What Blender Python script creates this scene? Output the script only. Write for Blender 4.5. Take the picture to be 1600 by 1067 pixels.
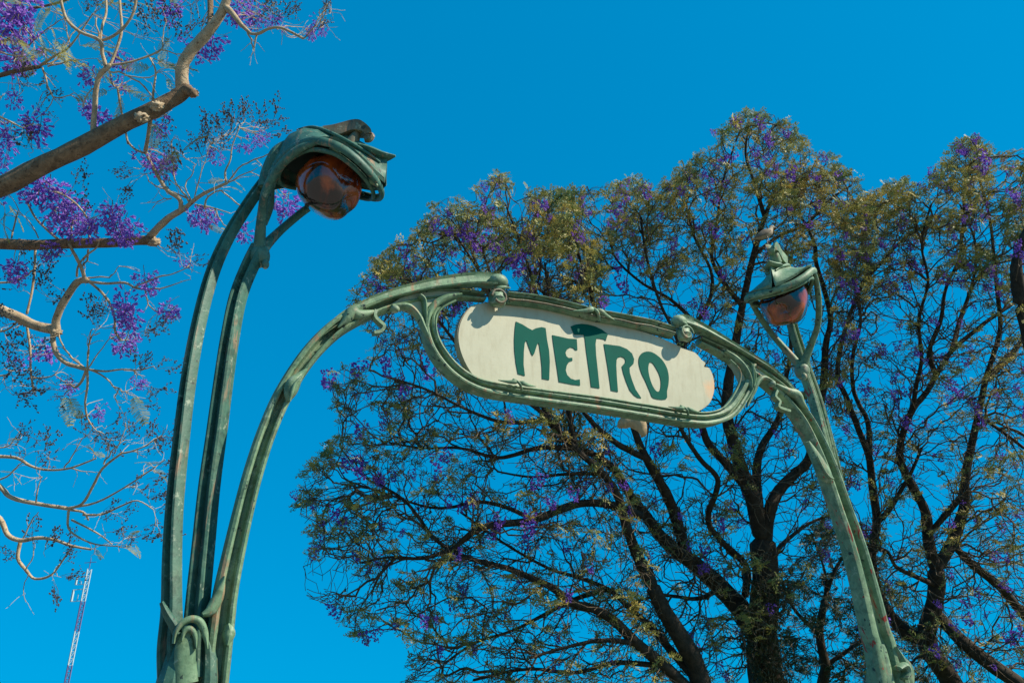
import bpy, math, random
import numpy as np
from mathutils import Vector, Matrix, noise
from mathutils.geometry import tessellate_polygon
rnd = random.Random(7)
nr = np.random.RandomState(11)
sc = bpy.context.scene
for o in list(bpy.data.objects):
    bpy.data.objects.remove(o)

# ------------------------------------------------------------------ camera
W = np.array([[0.996701, 0.041799, -0.069565], [-0.081156, 0.513339, -0.85434], [0.0, 0.857167, 0.515038]])
C = np.array([0, 0, 1.6]); FOC = 1250.0
cd = bpy.data.cameras.new('camera'); cam = bpy.data.objects.new('camera', cd); sc.collection.objects.link(cam)
cd.sensor_width = 36; cd.lens = 36 * FOC / 1600; cd.clip_end = 4000; cd.clip_start = .05
r_, d_, f_ = W[0], W[1], W[2]          # camera right / down / forward as world vectors
M = Matrix(((r_[0], -d_[0], -f_[0], C[0]), (r_[1], -d_[1], -f_[1], C[1]), (r_[2], -d_[2], -f_[2], C[2]), (0, 0, 0, 1)))
cam.matrix_world = M
sc.camera = cam

# ------------------------------------------------------------------ light
A_ = np.array([[0.879347, -0.469763, 0.077917], [0.476181, 0.867496, -0.143887], [0.0, 0.163629, 0.986522]])
SUN = A_ @ np.array([.9, -.75, 1.2]); SUN /= np.linalg.norm(SUN)
w = bpy.data.worlds.new('World'); sc.world = w; w.use_nodes = True
nt = w.node_tree; nt.nodes.clear()
sky = nt.nodes.new('ShaderNodeTexSky'); sky.sky_type = 'NISHITA'; sky.sun_disc = False
sky.sun_elevation = math.asin(SUN[2]); sky.sun_rotation = math.atan2(SUN[0], SUN[1])
sky.altitude = 300; sky.air_density = 1.0; sky.dust_density = 1.6; sky.ozone_density = 2.0
mx = nt.nodes.new('ShaderNodeMix'); mx.data_type = 'RGBA'; mx.blend_type = 'MULTIPLY'; mx.inputs[0].default_value = 1
mx.inputs[7].default_value = (.0, 1.08, 1.98, 1)
gm = nt.nodes.new('ShaderNodeGamma'); gm.inputs[1].default_value = .35    # softens the fall-off from horizon to zenith, the same everywhere
bg = nt.nodes.new('ShaderNodeBackground'); bg.inputs[1].default_value = .15
ow = nt.nodes.new('ShaderNodeOutputWorld')
nt.links.new(sky.outputs[0], gm.inputs[0]); nt.links.new(gm.outputs[0], mx.inputs[6]); nt.links.new(mx.outputs[2], bg.inputs[0]); nt.links.new(bg.outputs[0], ow.inputs[0])
sl = bpy.data.lights.new('sun', 'SUN'); sl.energy = 5.0; sl.angle = math.radians(.53); sl.color = (1, .90, .74)
so = bpy.data.objects.new('sun', sl); sc.collection.objects.link(so)
so.rotation_mode = 'QUATERNION'; so.rotation_quaternion = Vector(SUN).to_track_quat('Z', 'Y'); so.location = (0, 0, 30)
sc.view_settings.view_transform = 'Standard'; sc.view_settings.look = 'None'
sc.view_settings.gamma = 1; sc.view_settings.exposure = .5; sc.view_settings.use_curve_mapping = False
sc.render.engine = 'CYCLES'

# ------------------------------------------------------------------ geometry of the place
A = np.array([[0.879347, -0.469763, 0.077917], [0.476181, 0.867496, -0.143887], [0.0, 0.163629, 0.986522]])  # arch axes: x along sign, y away, z up (slight lean)
O = np.array([0.5891, 4.5012, 4.4416])
def ray(x, y): return W.T @ np.array([(x - 800) / FOC, (y - 533.5) / FOC, 1.])
def at(x, y, depth): return C + ray(x, y) * depth
def loc(q, P0, n):                       # arch coordinates of a sight line met with a plane (P0, n) of the arch
    c = A.T @ (C - O); r = A.T @ ray(*q); n = np.array(n, float); P0 = np.array(P0, float)
    return c + r * (((P0 - c) @ n) / (r @ n))
def ap(q, y=0.): return loc(q, (0, y, 0), (0, 1, 0))
def aw(P): return O + np.asarray(P, float) @ A.T

# ------------------------------------------------------------------ materials
def newmat(name):
    m = bpy.data.materials.new(name); m.use_nodes = True; t = m.node_tree
    return m, t, t.nodes['Principled BSDF']
def N(t, typ, **kw):
    n = t.nodes.new(typ)
    for k, v in kw.items():
        if isinstance(k, str) and k.startswith('i'): n.inputs[int(k[1:])].default_value = v
        else: setattr(n, k, v)
    return n
def tex(t, scale, detail=5, rough=.6, dist=0, vec=None):
    n = t.nodes.new('ShaderNodeTexNoise'); n.inputs['Scale'].default_value = scale; n.inputs['Detail'].default_value = detail
    n.inputs['Roughness'].default_value = rough; n.inputs['Distortion'].default_value = dist
    if vec is not None: t.links.new(vec, n.inputs['Vector'])
    return n.outputs['Fac']
def ramp(t, src, stops):
    n = t.nodes.new('ShaderNodeValToRGB'); e = n.color_ramp.elements
    while len(e) > 1: e.remove(e[-1])
    for i, (p, c) in enumerate(stops):
        x = e[0] if i == 0 else e.new(p)
        x.position = p; x.color = (*c, 1) if len(c) == 3 else c
    t.links.new(src, n.inputs[0]); return n.outputs[0]
def mix(t, fac, a, b):
    n = t.nodes.new('ShaderNodeMix'); n.data_type = 'RGBA'
    for s, v in ((0, fac), (6, a), (7, b)):
        if hasattr(v, 'links'): t.links.new(v, n.inputs[s])
        else: n.inputs[s].default_value = v if s == 0 else (*v, 1)
    return n.outputs[2]
def bump(t, b, h, strength, dist=.01):
    n = t.nodes.new('ShaderNodeBump'); n.inputs['Strength'].default_value = strength; n.inputs['Distance'].default_value = dist
    t.links.new(h, n.inputs['Height']); t.links.new(n.outputs[0], b.inputs['Normal'])
def coords(t):
    g = t.nodes.new('ShaderNodeTexCoord'); return g.outputs['Object']

def iron_mat(name, base=(.10, .20, .11), pale=(.27, .37, .215), red=False):
    m, t, b = newmat(name); v = coords(t)
    c = mix(t, ramp(t, tex(t, 2.3, 6, .7, .6, v), [(.35, (0, 0, 0)), (.7, (1, 1, 1))]), base, pale)
    # dull olive dirt
    c = mix(t, ramp(t, tex(t, 7, 8, .75, .3, v), [(.5, (0, 0, 0)), (.72, (.7, .7, .7))]), c, (.10, .13, .075))
    c = mix(t, ramp(t, tex(t, 14, 7, .7, .8, v), [(.47, (0, 0, 0)), (.62, (.6, .6, .6))]), c, tuple(x * .45 for x in base))
    c = mix(t, ramp(t, tex(t, 19, 6, .7, .3, v), [(.58, (0, 0, 0)), (.66, (.55, .55, .55))]), c, (.42, .47, .35))
    # rust runs, stretched downwards
    mp = N(t, 'ShaderNodeMapping'); mp.inputs['Scale'].default_value = (9, 9, 1.3); t.links.new(v, mp.inputs[0])
    c = mix(t, ramp(t, tex(t, 2.2, 6, .65, .4, mp.outputs[0]), [(.565, (0, 0, 0)), (.66, (.75, .75, .75))]), c, (.34, .18, .10))
    # chips down to dark primer
    c = mix(t, ramp(t, tex(t, 26, 4, .5, 0, v), [(.66, (0, 0, 0)), (.69, (1, 1, 1))]), c, (.02, .035, .03))
    # fine vertical weathering streaks
    mp2 = N(t, 'ShaderNodeMapping'); mp2.inputs['Scale'].default_value = (60, 60, 3); t.links.new(v, mp2.inputs[0])
    c = mix(t, ramp(t, tex(t, 1.5, 3, .5, 0, mp2.outputs[0]), [(.45, (0, 0, 0)), (.75, (.35, .35, .35))]), c, (.05, .13, .09))
    geo = t.nodes.new('ShaderNodeNewGeometry')
    c = mix(t, ramp(t, geo.outputs['Pointiness'], [(.55, (0, 0, 0)), (.64, (.6, .6, .6))]), c, (.50, .52, .40))
    if red:
        mp3 = N(t, 'ShaderNodeMapping'); mp3.inputs['Scale'].default_value = (13, 13, 5); t.links.new(v, mp3.inputs[0])
        c = mix(t, ramp(t, tex(t, 1.7, 2, .4, .8, mp3.outputs[0]), [(.665, (0, 0, 0)), (.68, (.9, .9, .9))]), c, (.30, .02, .015))
    t.links.new(c, b.inputs['Base Color'])
    b.inputs['Roughness'].default_value = .55; b.inputs['Specular IOR Level'].default_value = .35
    bump(t, b, tex(t, 35, 6, .65, 0, v), .35, .006)
    return m
M_iron = iron_mat('verdigris_iron')
M_iron_shaded = iron_mat('shaded_green_iron', (.03, .105, .078), (.085, .20, .14))  # darker copy of the same green iron, shade painted into its colour
M_iron_red = iron_mat('green_iron_with_red_scrawl', red=True)
M_iron_stalk_shaded = iron_mat('shaded_stalk_iron', (.022, .08, .058), (.075, .175, .118))  # green iron darkened further, standing in for shade on the left stalks
M_rust = iron_mat('rusted_iron', (.16, .10, .055), (.13, .19, .13))
def simple(name, col, rough=.6, n=None, var=.25, bmp=.2, sc_=12):
    m, t, b = newmat(name); v = coords(t)
    c2 = tuple(x * (1 - var) for x in col)
    t.links.new(mix(t, ramp(t, tex(t, sc_, 6, .65, .2, v), [(.3, (0, 0, 0)), (.7, (1, 1, 1))]), c2, col), b.inputs['Base Color'])
    b.inputs['Roughness'].default_value = rough
    if bmp: bump(t, b, tex(t, sc_ * 4, 5, .6, 0, v), bmp, .004)
    return m
def panel_mat():
    m, t, b = newmat('cream_enamel'); v = coords(t)
    c = mix(t, ramp(t, tex(t, 3, 7, .7, .2, v), [(.35, (0, 0, 0)), (.7, (1, 1, 1))]), (.44, .42, .285), (.51, .49, .345))
    c = mix(t, ramp(t, tex(t, 45, 3, .5, 0, v), [(.67, (0, 0, 0)), (.72, (.5, .5, .5))]), c, (.40, .34, .22))
    mp = N(t, 'ShaderNodeMapping'); mp.inputs['Scale'].default_value = (14, 14, 2); t.links.new(v, mp.inputs[0])
    c = mix(t, ramp(t, tex(t, 2, 5, .6, .1, mp.outputs[0]), [(.48, (0, 0, 0)), (.75, (.6, .6, .6))]), c, (.36, .32, .20))
    # orange stain at the right-hand end
    ps = aw((.93, .03, -.38)) - ROOT
    d = N(t, 'ShaderNodeVectorMath', operation='DISTANCE'); t.links.new(v, d.inputs[0]); d.inputs[1].default_value = tuple(ps)
    nz = N(t, 'ShaderNodeMath', operation='MULTIPLY_ADD'); t.links.new(tex(t, 16, 4, .6, 0, v), nz.inputs[0]); nz.inputs[1].default_value = .14; t.links.new(d.outputs['Value'], nz.inputs[2])
    c = mix(t, ramp(t, nz.outputs[0], [(.10, (.85, .85, .85)), (.19, (0, 0, 0))]), c, (.80, .36, .13))
    t.links.new(c, b.inputs['Base Color']); b.inputs['Roughness'].default_value = .45
    bump(t, b, tex(t, 60, 4, .6, 0, v), .12, .003)
    return m
def leaf_mat(name, a, b_, c_, trans=.35, scale=3.):
    m, t, b = newmat(name); v = coords(t)
    col = mix(t, ramp(t, tex(t, scale, 3, .6, 0, v), [(.36, (0, 0, 0)), (.6, (1, 1, 1))]), a, b_)
    col = mix(t, ramp(t, tex(t, scale * 4.3, 2, .5, 0, v), [(.5, (0, 0, 0)), (.62, (1, 1, 1))]), col, c_)
    t.links.new(col, b.inputs['Base Color']); b.inputs['Roughness'].default_value = .55; b.inputs['Specular IOR Level'].default_value = .25
    tr = N(t, 'ShaderNodeBsdfTranslucent'); t.links.new(col, tr.inputs[0])
    ms = N(t, 'ShaderNodeMixShader'); ms.inputs[0].default_value = trans
    out = t.nodes['Material Output']; t.links.new(b.outputs[0], ms.inputs[1]); t.links.new(tr.outputs[0], ms.inputs[2]); t.links.new(ms.outputs[0], out.inputs[0])
    return m
def bark_mat(name, a, b_, c_, scale=9):
    m, t, b = newmat(name); v = coords(t)
    c = mix(t, ramp(t, tex(t, scale, 8, .7, .5, v), [(.35, (0, 0, 0)), (.66, (1, 1, 1))]), a, b_)
    c = mix(t, ramp(t, tex(t, scale * 3.4, 6, .7, .2, v), [(.56, (0, 0, 0)), (.66, (1, 1, 1))]), c, c_)
    t.links.new(c, b.inputs['Base Color']); b.inputs['Roughness'].default_value = .85; b.inputs['Specular IOR Level'].default_value = .2
    bump(t, b, tex(t, scale * 5, 8, .7, .3, v), .8, .012)
    return m

# ------------------------------------------------------------------ mesh helpers
class MB:
    def __init__(s): s.v = []; s.f = []; s.n = 0
    def add(s, V, F):
        V = np.asarray(V, float); s.v.append(V); n = s.n
        s.f += [tuple(i + n for i in f) for f in F]; s.n += len(V)
    def build(s, name, mat, parent=None, kind=None, smooth=True, angle=38, origin=None):
        V = np.concatenate(s.v) if s.v else np.zeros((0, 3))
        return mesh_obj(name, V, s.f, mat, parent, kind, smooth, angle, origin)
def base_of(o):
    p = np.zeros(3)
    while o is not None: p = p + np.array(o.location); o = o.parent
    return p
def mesh_obj(name, V, F, mat, parent=None, kind=None, smooth=True, angle=38, origin=None):
    """V in world metres; the object sits at its parent's base (or at origin)."""
    pb = base_of(parent) if parent else np.zeros(3)
    org = np.array(origin, float) if origin is not None else pb
    me = bpy.data.meshes.new(name); V = np.asarray(V, float) - org
    if isinstance(F, np.ndarray):
        k = F.shape[1]; me.vertices.add(len(V)); me.vertices.foreach_set('co', V.ravel())
        me.loops.add(F.size); me.loops.foreach_set('vertex_index', F.ravel().astype(np.int32))
        me.polygons.add(len(F)); me.polygons.foreach_set('loop_start', np.arange(0, F.size, k, dtype=np.int32))
        me.update(calc_edges=True)
    else: me.from_pydata([tuple(p) for p in V], [], F)
    me.materials.append(mat)
    if smooth:
        me.shade_smooth(); me.set_sharp_from_angle(angle=math.radians(angle))
    o = bpy.data.objects.new(name, me); sc.collection.objects.link(o)
    if parent: o.parent = parent
    o.location = Vector(org - pb)
    if kind: o['kind'] = kind
    return o
def empty(name, at_, label, cat, group=None):
    o = bpy.data.objects.new(name, None); sc.collection.objects.link(o); o.location = Vector(at_); o.empty_display_size = .2
    o['label'] = label; o['category'] = cat
    if group: o['group'] = group
    return o
def inst(src, name, parent, p, rot=None, scale=1.):
    """another object sharing src's mesh, at world point p"""
    o = bpy.data.objects.new(name, src); sc.collection.objects.link(o); o.parent = parent
    o.location = Vector(np.asarray(p) - base_of(parent)); o.scale = (scale,) * 3
    if rot is not None: o.rotation_euler = rot
    return o
def cr(P, n=6, closed=False):
    P = np.asarray(P, float); m = len(P); out = []
    rng = m if closed else m - 1
    for i in range(rng):
        if closed: a, b, c, d = P[(i - 1) % m], P[i], P[(i + 1) % m], P[(i + 2) % m]
        else: a, b, c, d = P[max(i - 1, 0)], P[i], P[i + 1], P[min(i + 2, m - 1)]
        for k in range(n):
            t = k / n; out.append(.5 * ((2 * b) + (c - a) * t + (2 * a - 5 * b + 4 * c - d) * t * t + (3 * b - a - 3 * c + d) * t ** 3))
    if not closed: out.append(P[-1])
    return np.array(out)
ROUND = [(.5 * math.cos(a), .5 * math.sin(a)) for a in np.linspace(0, 2 * math.pi, 13)[:-1]]
CHAN = [(.5, -.42), (.5, .2), (.44, .42), (.33, .5), (.24, .44), (.17, .02), (.02, -.10), (-.10, .02), (-.17, .44), (-.28, .5), (-.42, .42), (-.5, .2), (-.5, -.42), (-.42, -.5), (.42, -.5)]
RAIL = [(.5, -.5), (.5, .12), (.40, .22), (.36, .46), (.26, .5), (.18, .30), (.04, .26), (-.06, .10), (-.2, .10), (-.3, .34), (-.42, .36), (-.5, .2), (-.5, -.5)]
def sweep(mb, P, wid, dep, prof=ROUND, front=(0, -1, 0), closed=False, sub=6, world=True, cap=True, wob=0):
    """P: control points in arch coordinates, wid lateral width, dep depth towards the front"""
    P = np.asarray(P, float); m = len(P)
    wid = np.broadcast_to(np.asarray(wid, float), (m,)); dep = np.broadcast_to(np.asarray(dep, float), (m,))
    fr = np.asarray(front, float); fr = np.broadcast_to(fr, (m, 3))
    Q = cr(np.c_[P, wid, dep, fr], sub, closed); n = len(Q)
    T = np.roll(Q[:, :3], -1, 0) - np.roll(Q[:, :3], 1, 0)
    if not closed: T[0] = Q[1, :3] - Q[0, :3]; T[-1] = Q[-1, :3] - Q[-2, :3]
    T /= np.linalg.norm(T, axis=1)[:, None] + 1e-9
    F = Q[:, 5:8]; F = F - T * (F * T).sum(1)[:, None]; F /= np.linalg.norm(F, axis=1)[:, None] + 1e-9
    B = np.cross(T, F); pr = np.array(prof); k = len(pr)
    V = Q[:, None, :3] + B[:, None] * (pr[:, 0][None, :, None] * Q[:, 3][:, None, None]) + F[:, None] * (pr[:, 1][None, :, None] * Q[:, 4][:, None, None])
    V = V.reshape(-1, 3)
    if wob:
        V = np.array([v + wob * np.array(noise.noise_vector(Vector(v * 9))) for v in V])
    Fc = []
    for i in range(n if closed else n - 1):
        j = (i + 1) % n
        for a in range(k):
            b = (a + 1) % k; Fc.append((i * k + a, i * k + b, j * k + b, j * k + a))
    if cap and not closed: Fc += [tuple(range(k))[::-1], tuple((n - 1) * k + a for a in range(k))]
    mb.add(aw(V) if world else V, Fc)
def blob(mb, c, rx, ry, rz, axes=None, seg=12, rings=8, fn=None):
    V = []; F = []
    ax = np.eye(3) if axes is None else np.array(axes)
    for i in range(rings + 1):
        th = math.pi * i / rings
        for j in range(seg):
            ph = 2 * math.pi * j / seg
            d = np.array([math.sin(th) * math.cos(ph), math.sin(th) * math.sin(ph), math.cos(th)])
            if fn: d = d * fn(d)
            V.append(np.array(c) + ax.T @ (d * (rx, ry, rz)))
    for i in range(rings):
        for j in range(seg):
            F.append((i * seg + j, (i + 1) * seg + j, (i + 1) * seg + (j + 1) % seg, i * seg + (j + 1) % seg))
    mb.add(V, F)
def plate(mb, outline, y0, y1, holes=(), to=aw, bev=0):
    """outline in arch (x,z); extruded between depths y0 (front) and y1 (back)"""
    loops = [np.asarray(outline, float)] + [np.asarray(h, float) for h in holes]
    pts = np.concatenate(loops); n = len(pts)
    tri = tessellate_polygon([[Vector((p[0], p[1], 0)) for p in l] for l in loops])
    V = np.concatenate([np.c_[pts[:, 0], np.full(n, y0), pts[:, 1]], np.c_[pts[:, 0], np.full(n, y1), pts[:, 1]]])
    F = []
    for a, b, c in tri:
        e1 = pts[b] - pts[a]; e2 = pts[c] - pts[a]
        if e1[0] * e2[1] - e1[1] * e2[0] < 0: a, b, c = a, c, b
        F += [(a, b, c), (a + n, c + n, b + n)]
    s = 0
    for l in loops:
        m = len(l); ar = (l[:, 0] * np.roll(l[:, 1], -1) - np.roll(l[:, 0], -1) * l[:, 1]).sum()
        for i in range(m):
            a, b = s + i, s + (i + 1) % m
            if (l is loops[0]) == (ar > 0): F.append((a, a + n, b + n, b))
            else: F.append((b, b + n, a + n, a))
        s += m
    mb.add(to(V), F)
def tag(o, label=None, **kw):
    if label: o['label'] = label
    for k, v in kw.items(): o[k] = v
    return o

# ------------------------------------------------------------------ the ground (below the picture)
m, t, b = newmat('paving'); v = coords(t)
br = N(t, 'ShaderNodeTexBrick'); br.inputs['Scale'].default_value = 1.6; br.inputs['Color1'].default_value = (.18, .175, .15, 1); br.inputs['Color2'].default_value = (.22, .21, .18, 1); br.inputs['Mortar'].default_value = (.12, .11, .10, 1); br.inputs['Mortar Size'].default_value = .01
t.links.new(v, br.inputs['Vector']); t.links.new(mix(t, tex(t, 4, 6, .7, 0, v), br.outputs[0], (.17, .16, .14)), b.inputs['Base Color']); b.inputs['Roughness'].default_value = .85
M_pave = m
S = 1500.
mesh_obj('ground', [(-S, -S, 0), (S, -S, 0), (S, S, 0), (-S, S, 0)], [(0, 1, 2, 3)], M_pave, kind='structure', smooth=False)
M_lawn = leaf_mat('lawn', (.04, .07, .02), (.06, .09, .025), (.09, .09, .03), 0, 2)
mesh_obj('lawn', [(-40, 9.6, .004), (60, 9.6, .004), (60, 60, .004), (-40, 60, .004)], [(0, 1, 2, 3)], M_lawn, kind='structure', smooth=False)

# ------------------------------------------------------------------ the metro arch
ROOT = aw((0, 0, 0)) * [1, 1, 0] - np.array(A[:, 2]) * [1, 1, 0] * 4.45
arch = empty('metro_entrance_arch', ROOT, 'green cast-iron metro entrance arch with two curling red lamps and cream METRO sign', 'metro entrance')
M_panel = panel_mat()
M_letter = simple('green_enamel', (.0, .10, .07), .6, var=.18, bmp=.1, sc_=6); M_letter.node_tree.nodes['Principled BSDF'].inputs['Specular IOR Level'].default_value = .08
M_edge = simple('worn_panel_edge', (.30, .24, .15), .7)

# main arch, one curved member each side, traced where it stands
def P2(pts, y=0.): return [ap(q, y) for q in pts]
L_arch = P2([(343, 1000), (352, 930), (364, 870), (380, 800), (397, 735), (418, 672), (445, 612), (482, 556), (520, 517), (552, 497), (590, 480), (630, 469), (665, 463), (710, 460), (756, 464)])
wL = [.115, .108, .10, .094, .092, .092, .095, .098, .098, .095, .09, .08, .072, .065, .06]
zb = np.array(L_arch[0]); dn = np.array([.02, 0, -1.]) * 1.15
Lp = [zb + dn * 2, zb + dn, *L_arch]
mb = MB(); sweep(mb, Lp, [.15, .13] + wL, [.12, .11] + [.095] * 8 + [.12, .11, .10, .09, .08, .07, .06], CHAN)
mb.build('arch_beam', M_iron, arch)
R_arch = P2([(1382, 1040), (1368, 985), (1351, 915), (1333, 850), (1312, 790), (1293, 735), (1276, 695), (1254, 655), (1228, 622), (1200, 597), (1168, 575), (1130, 552), (1092, 533)])
wR = [.24, .215, .19, .17, .155, .15, .14, .125, .11, .10, .09, .075, .06]
zb = np.array(R_arch[0]); Rp = [zb + np.array([.03, 0, -2.3]), zb + np.array([.02, 0, -1.1]), *R_arch]
mb = MB(); sweep(mb, Rp, [.26, .25] + wR, [.15, .14] + [.11] * 5 + [.11, .11, .12, .11, .1, .09, .08, .07], CHAN)
mb.build('arch_beam', M_iron_red, arch)

# brows: the lips that sweep over the beam and end in a beak above each boss
def brow(pts, wd, name, yy):
    mb = MB(); P = [ap(q, y) for q, y in zip(pts, yy)]
    LIP = [(.5, .2), (.5, .5), (.40, .55), (.34, .2), (.1, .05), (-.3, .0), (-.5, .1), (-.5, -.2), (.4, -.35)]
    sweep(mb, P, wd, [.03, .05, .07, .08, .09, .10, .11, .11, .10, .06], LIP if pts[0][0] < pts[-1][0] else [(-a, b) for a, b in LIP][::-1])
    mb.build(name, M_iron, arch)
brow([(500, 523), (540, 492), (572, 475), (612, 460), (655, 449), (700, 441), (740, 437), (768, 438), (780, 443), (783, 454)], [.03, .05, .055, .06, .07, .085, .095, .10, .075, .04], 'arch_brow', np.linspace(-.02, -.06, 10))
brow([(1262, 640), (1235, 604), (1205, 577), (1175, 558), (1148, 542), (1120, 526), (1094, 512), (1074, 503), (1062, 502), (1055, 510)], [.03, .05, .055, .06, .065, .08, .09, .10, .08, .04], 'arch_brow', np.linspace(-.02, -.06, 10))

# rounded beak end caps + bosses + swirl
for sx, bq, kq in ((-1, (779, 440), (777, 467)), (1, (1061, 503), (1069, 522))):
    c = ap(bq, -.07); mb = MB()
    blob(mb, c, .062, .05, .048, seg=14, rings=9); mb.v[-1] = aw(mb.v[-1]); mb.build('beak_scroll', M_iron, arch)
    c = ap(kq, -.075); mb = MB()
    blob(mb, c, .058, .045, .058, seg=18, rings=12, fn=lambda d: 1 + .10 * math.sin(4 * math.atan2(d[2], d[0]) + 5 * math.hypot(d[0], d[2]))); mb.v[-1] = aw(mb.v[-1])
    k = mb.build('boss', M_iron, arch)
    mb = MB(); th = np.linspace(0, 1.8 * math.pi, 9)
    sweep(mb, [c + np.array([sx * .052 * math.cos(a) * (1 - .06 * a), -.034, .052 * math.sin(a) * (1 - .06 * a)]) for a in th], .016, .016, ROUND); mb.build('scroll_rim', M_rust if sx < 0 else M_iron, k)
    mb = MB(); sweep(mb, [c + np.array([-sx * .01, .02, .0]), c + np.array([sx * .005, -.02, .055]), c + np.array([-sx * .04, -.03, .075]), c + np.array([-sx * .085, -.01, .088])], [.05, .035, .022, .006], [.05, .03, .02, .006], ROUND)
    mb.build('boss_tendril', M_iron, k)

# top frame of the sign between the bosses
tp = [(790, 468), (840, 474), (890, 485), (925, 494), (965, 501), (1010, 510), (1050, 521)]
tpa = [ap(q, -.035) for q in tp]
mb = MB(); sweep(mb, tpa, .062, .075, RAIL, wob=.002)
ft = mb.build('sign_top_rail', M_iron, arch)
mb = MB(); sweep(mb, [p + np.array([0, -.02, .035]) for p in tpa], .018, .05, ROUND, wob=.002); mb.build('rail_bead', M_iron, ft)
mb = MB(); sweep(mb, [p + np.array([0, -.034, -.012]) for p in tpa], .015, .022, ROUND, wob=.006); mb.build('rail_bead', M_rust, ft)
def leaf_tie(px, y, s, par, flip=1):
    c = ap(px, y); mb = MB()
    for dx in (-1, 1):
        sweep(mb, [c + np.array([dx * .012, -.02, .02]) * s, c + np.array([dx * .03, -.045, .01]) * s, c + np.array([dx * .07, -.04, -.005 * flip]) * s, c + np.array([dx * .14, -.02, -.012 * flip]) * s], np.array([.02, .032, .024, .005]) * s, np.array([.02, .026, .018, .005]) * s, ROUND)
    sweep(mb, [c + np.array([-.03, -.02, .035]) * s, c + np.array([0, -.055, .0]) * s, c + np.array([.035, -.02, -.035]) * s], .018 * s, .018 * s, ROUND)
    mb.build('leaf_tie', M_iron, par)
leaf_tie((925, 492), -.05, 1.15, ft)

# the long oval ring that carries the panel
ring = [(704, 466), (682, 477), (671, 498), (674, 527), (690, 558), (715, 584), (750, 603), (800, 614), (850, 621), (930, 632), (1000, 643), (1060, 653), (1102, 656), (1136, 646), (1156, 622), (1168, 596), (1167, 574), (1146, 556)]
rg = [ap(q, -.015) for q in ring]; nk = len(rg)
rw = [.045, .06, .075, .085, .09, .09, .088, .085, .085, .085, .085, .085, .085, .085, .08, .075, .06, .045]
RING = [(.5, -.55), (.5, .30), (.46, .5), (.36, .52), (.30, .34), (.16, .30), (.10, .12), (-.02, .12), (-.08, .34), (-.2, .40), (-.42, .3), (-.5, -.1), (-.5, -.55)]
mb = MB(); sweep(mb, rg, rw, [.06, .08] + [.10] * 14 + [.08, .06], RING, wob=.0015)
ringo = mb.build('sign_ring', M_iron, arch)
# inner bead of the ring, thin and bright-edged
bd = [(712, 470), (690, 482), (681, 500), (684, 527), (699, 553), (722, 577), (753, 594), (800, 603), (850, 610), (930, 620), (1000, 631), (1062, 641), (1102, 645), (1130, 637), (1147, 616), (1156, 596), (1155, 578), (1140, 562)]
mb = MB(); sweep(mb, [ap(q, -.05) for q in bd], .014, .02, ROUND, wob=.0015); mb.build('rail_bead', M_iron, ringo)
leaf_tie((806, 603), -.055, .9, ringo, -1); leaf_tie((1066, 643), -.055, .9, ringo, -1)

# webs where ring and beam part, built on the left and mirrored
def webs(sx):
    mir = lambda P: [np.array([sx * -1 * p[0] if sx > 0 else p[0], p[1], p[2]]) for p in P]
    out = [ap(q)[[0, 2]] for q in [(600, 484), (625, 468), (665, 458), (716, 459), (700, 470), (684, 480), (675, 494), (668, 512), (660, 507), (650, 490), (632, 482)]]
    out = [np.array([-p[0], p[1]]) if sx > 0 else p for p in out]
    if sx > 0: out = out[::-1]
    mb = MB(); plate(mb, out, -.03, .04)
    wb = mb.build('branch_web', M_iron, arch)
    for pts, wd in (([(612, 480), (636, 479), (652, 493), (663, 515), (680, 548)], [.03, .04, .04, .035, .01]),
                    ([(720, 461), (697, 466), (678, 478), (668, 497), (667, 525)], [.02, .045, .045, .035, .01]),
                    ([(655, 462), (662, 470), (664, 490), (664, 512)], [.03, .03, .022, .008])):
        mb = MB(); sweep(mb, mir([ap(q, -.045) for q in pts]), wd, [.05, .06, .06, .05, .02][:len(pts)], ROUND); mb.build('web_rib', M_iron, wb)
    mb = MB(); c = mir([ap((617, 483), -.05)])[0]; blob(mb, c, .028, .03, .024); mb.v[-1] = aw(mb.v[-1]); mb.build('web_nub', M_iron, wb)
webs(-1); webs(1)
# knuckles on the beam
for pts, wd in (([(528, 512), (541, 500), (550, 489), (562, 492), (590, 486)], [.01, .05, .075, .06, .015]), ([(1262, 641), (1252, 630), (1244, 617), (1232, 612), (1212, 600)], [.01, .05, .075, .06, .015])):
    mb = MB(); sweep(mb, [ap(q, -.05) for q in pts], wd, [.02, .06, .08, .06, .02], ROUND); mb.build('knuckle', M_iron, arch)
# small hanging hooks
for pts in ([(586, 486), (585, 496), (592, 504), (599, 511), (594, 519), (583, 521)], [(1212, 611), (1209, 620), (1216, 628), (1214, 636), (1222, 640), (1232, 643)]):
    mb = MB(); sweep(mb, [ap(q, -.04) for q in pts], .018, .05, [(.5, .5), (-.5, .5), (-.5, -.5), (.5, -.5)], sub=3); mb.build('hook', M_iron, arch)
# leaf curls low on the beams
for pts, wd, mt in (([(482, 575), (468, 588), (458, 600), (453, 614), (450, 627)], [.012, .045, .075, .065, .02], M_iron), ([(1262, 690), (1274, 712), (1285, 735), (1293, 745), (1300, 748)], [.03, .08, .12, .10, .03], M_iron_red)):
    mb = MB(); sweep(mb, [ap(q, -.06) for q in pts], wd, [.03, .06, .08, .07, .03], ROUND); k = mb.build('leaf_curl', mt, arch)
    mb = MB(); sweep(mb, [ap((q[0] + 3, q[1]), -.1) for q in pts[1:]], [.012, .018, .018, .008], [.012, .02, .02, .01], ROUND); mb.build('curl_rib', M_iron, k)

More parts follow.
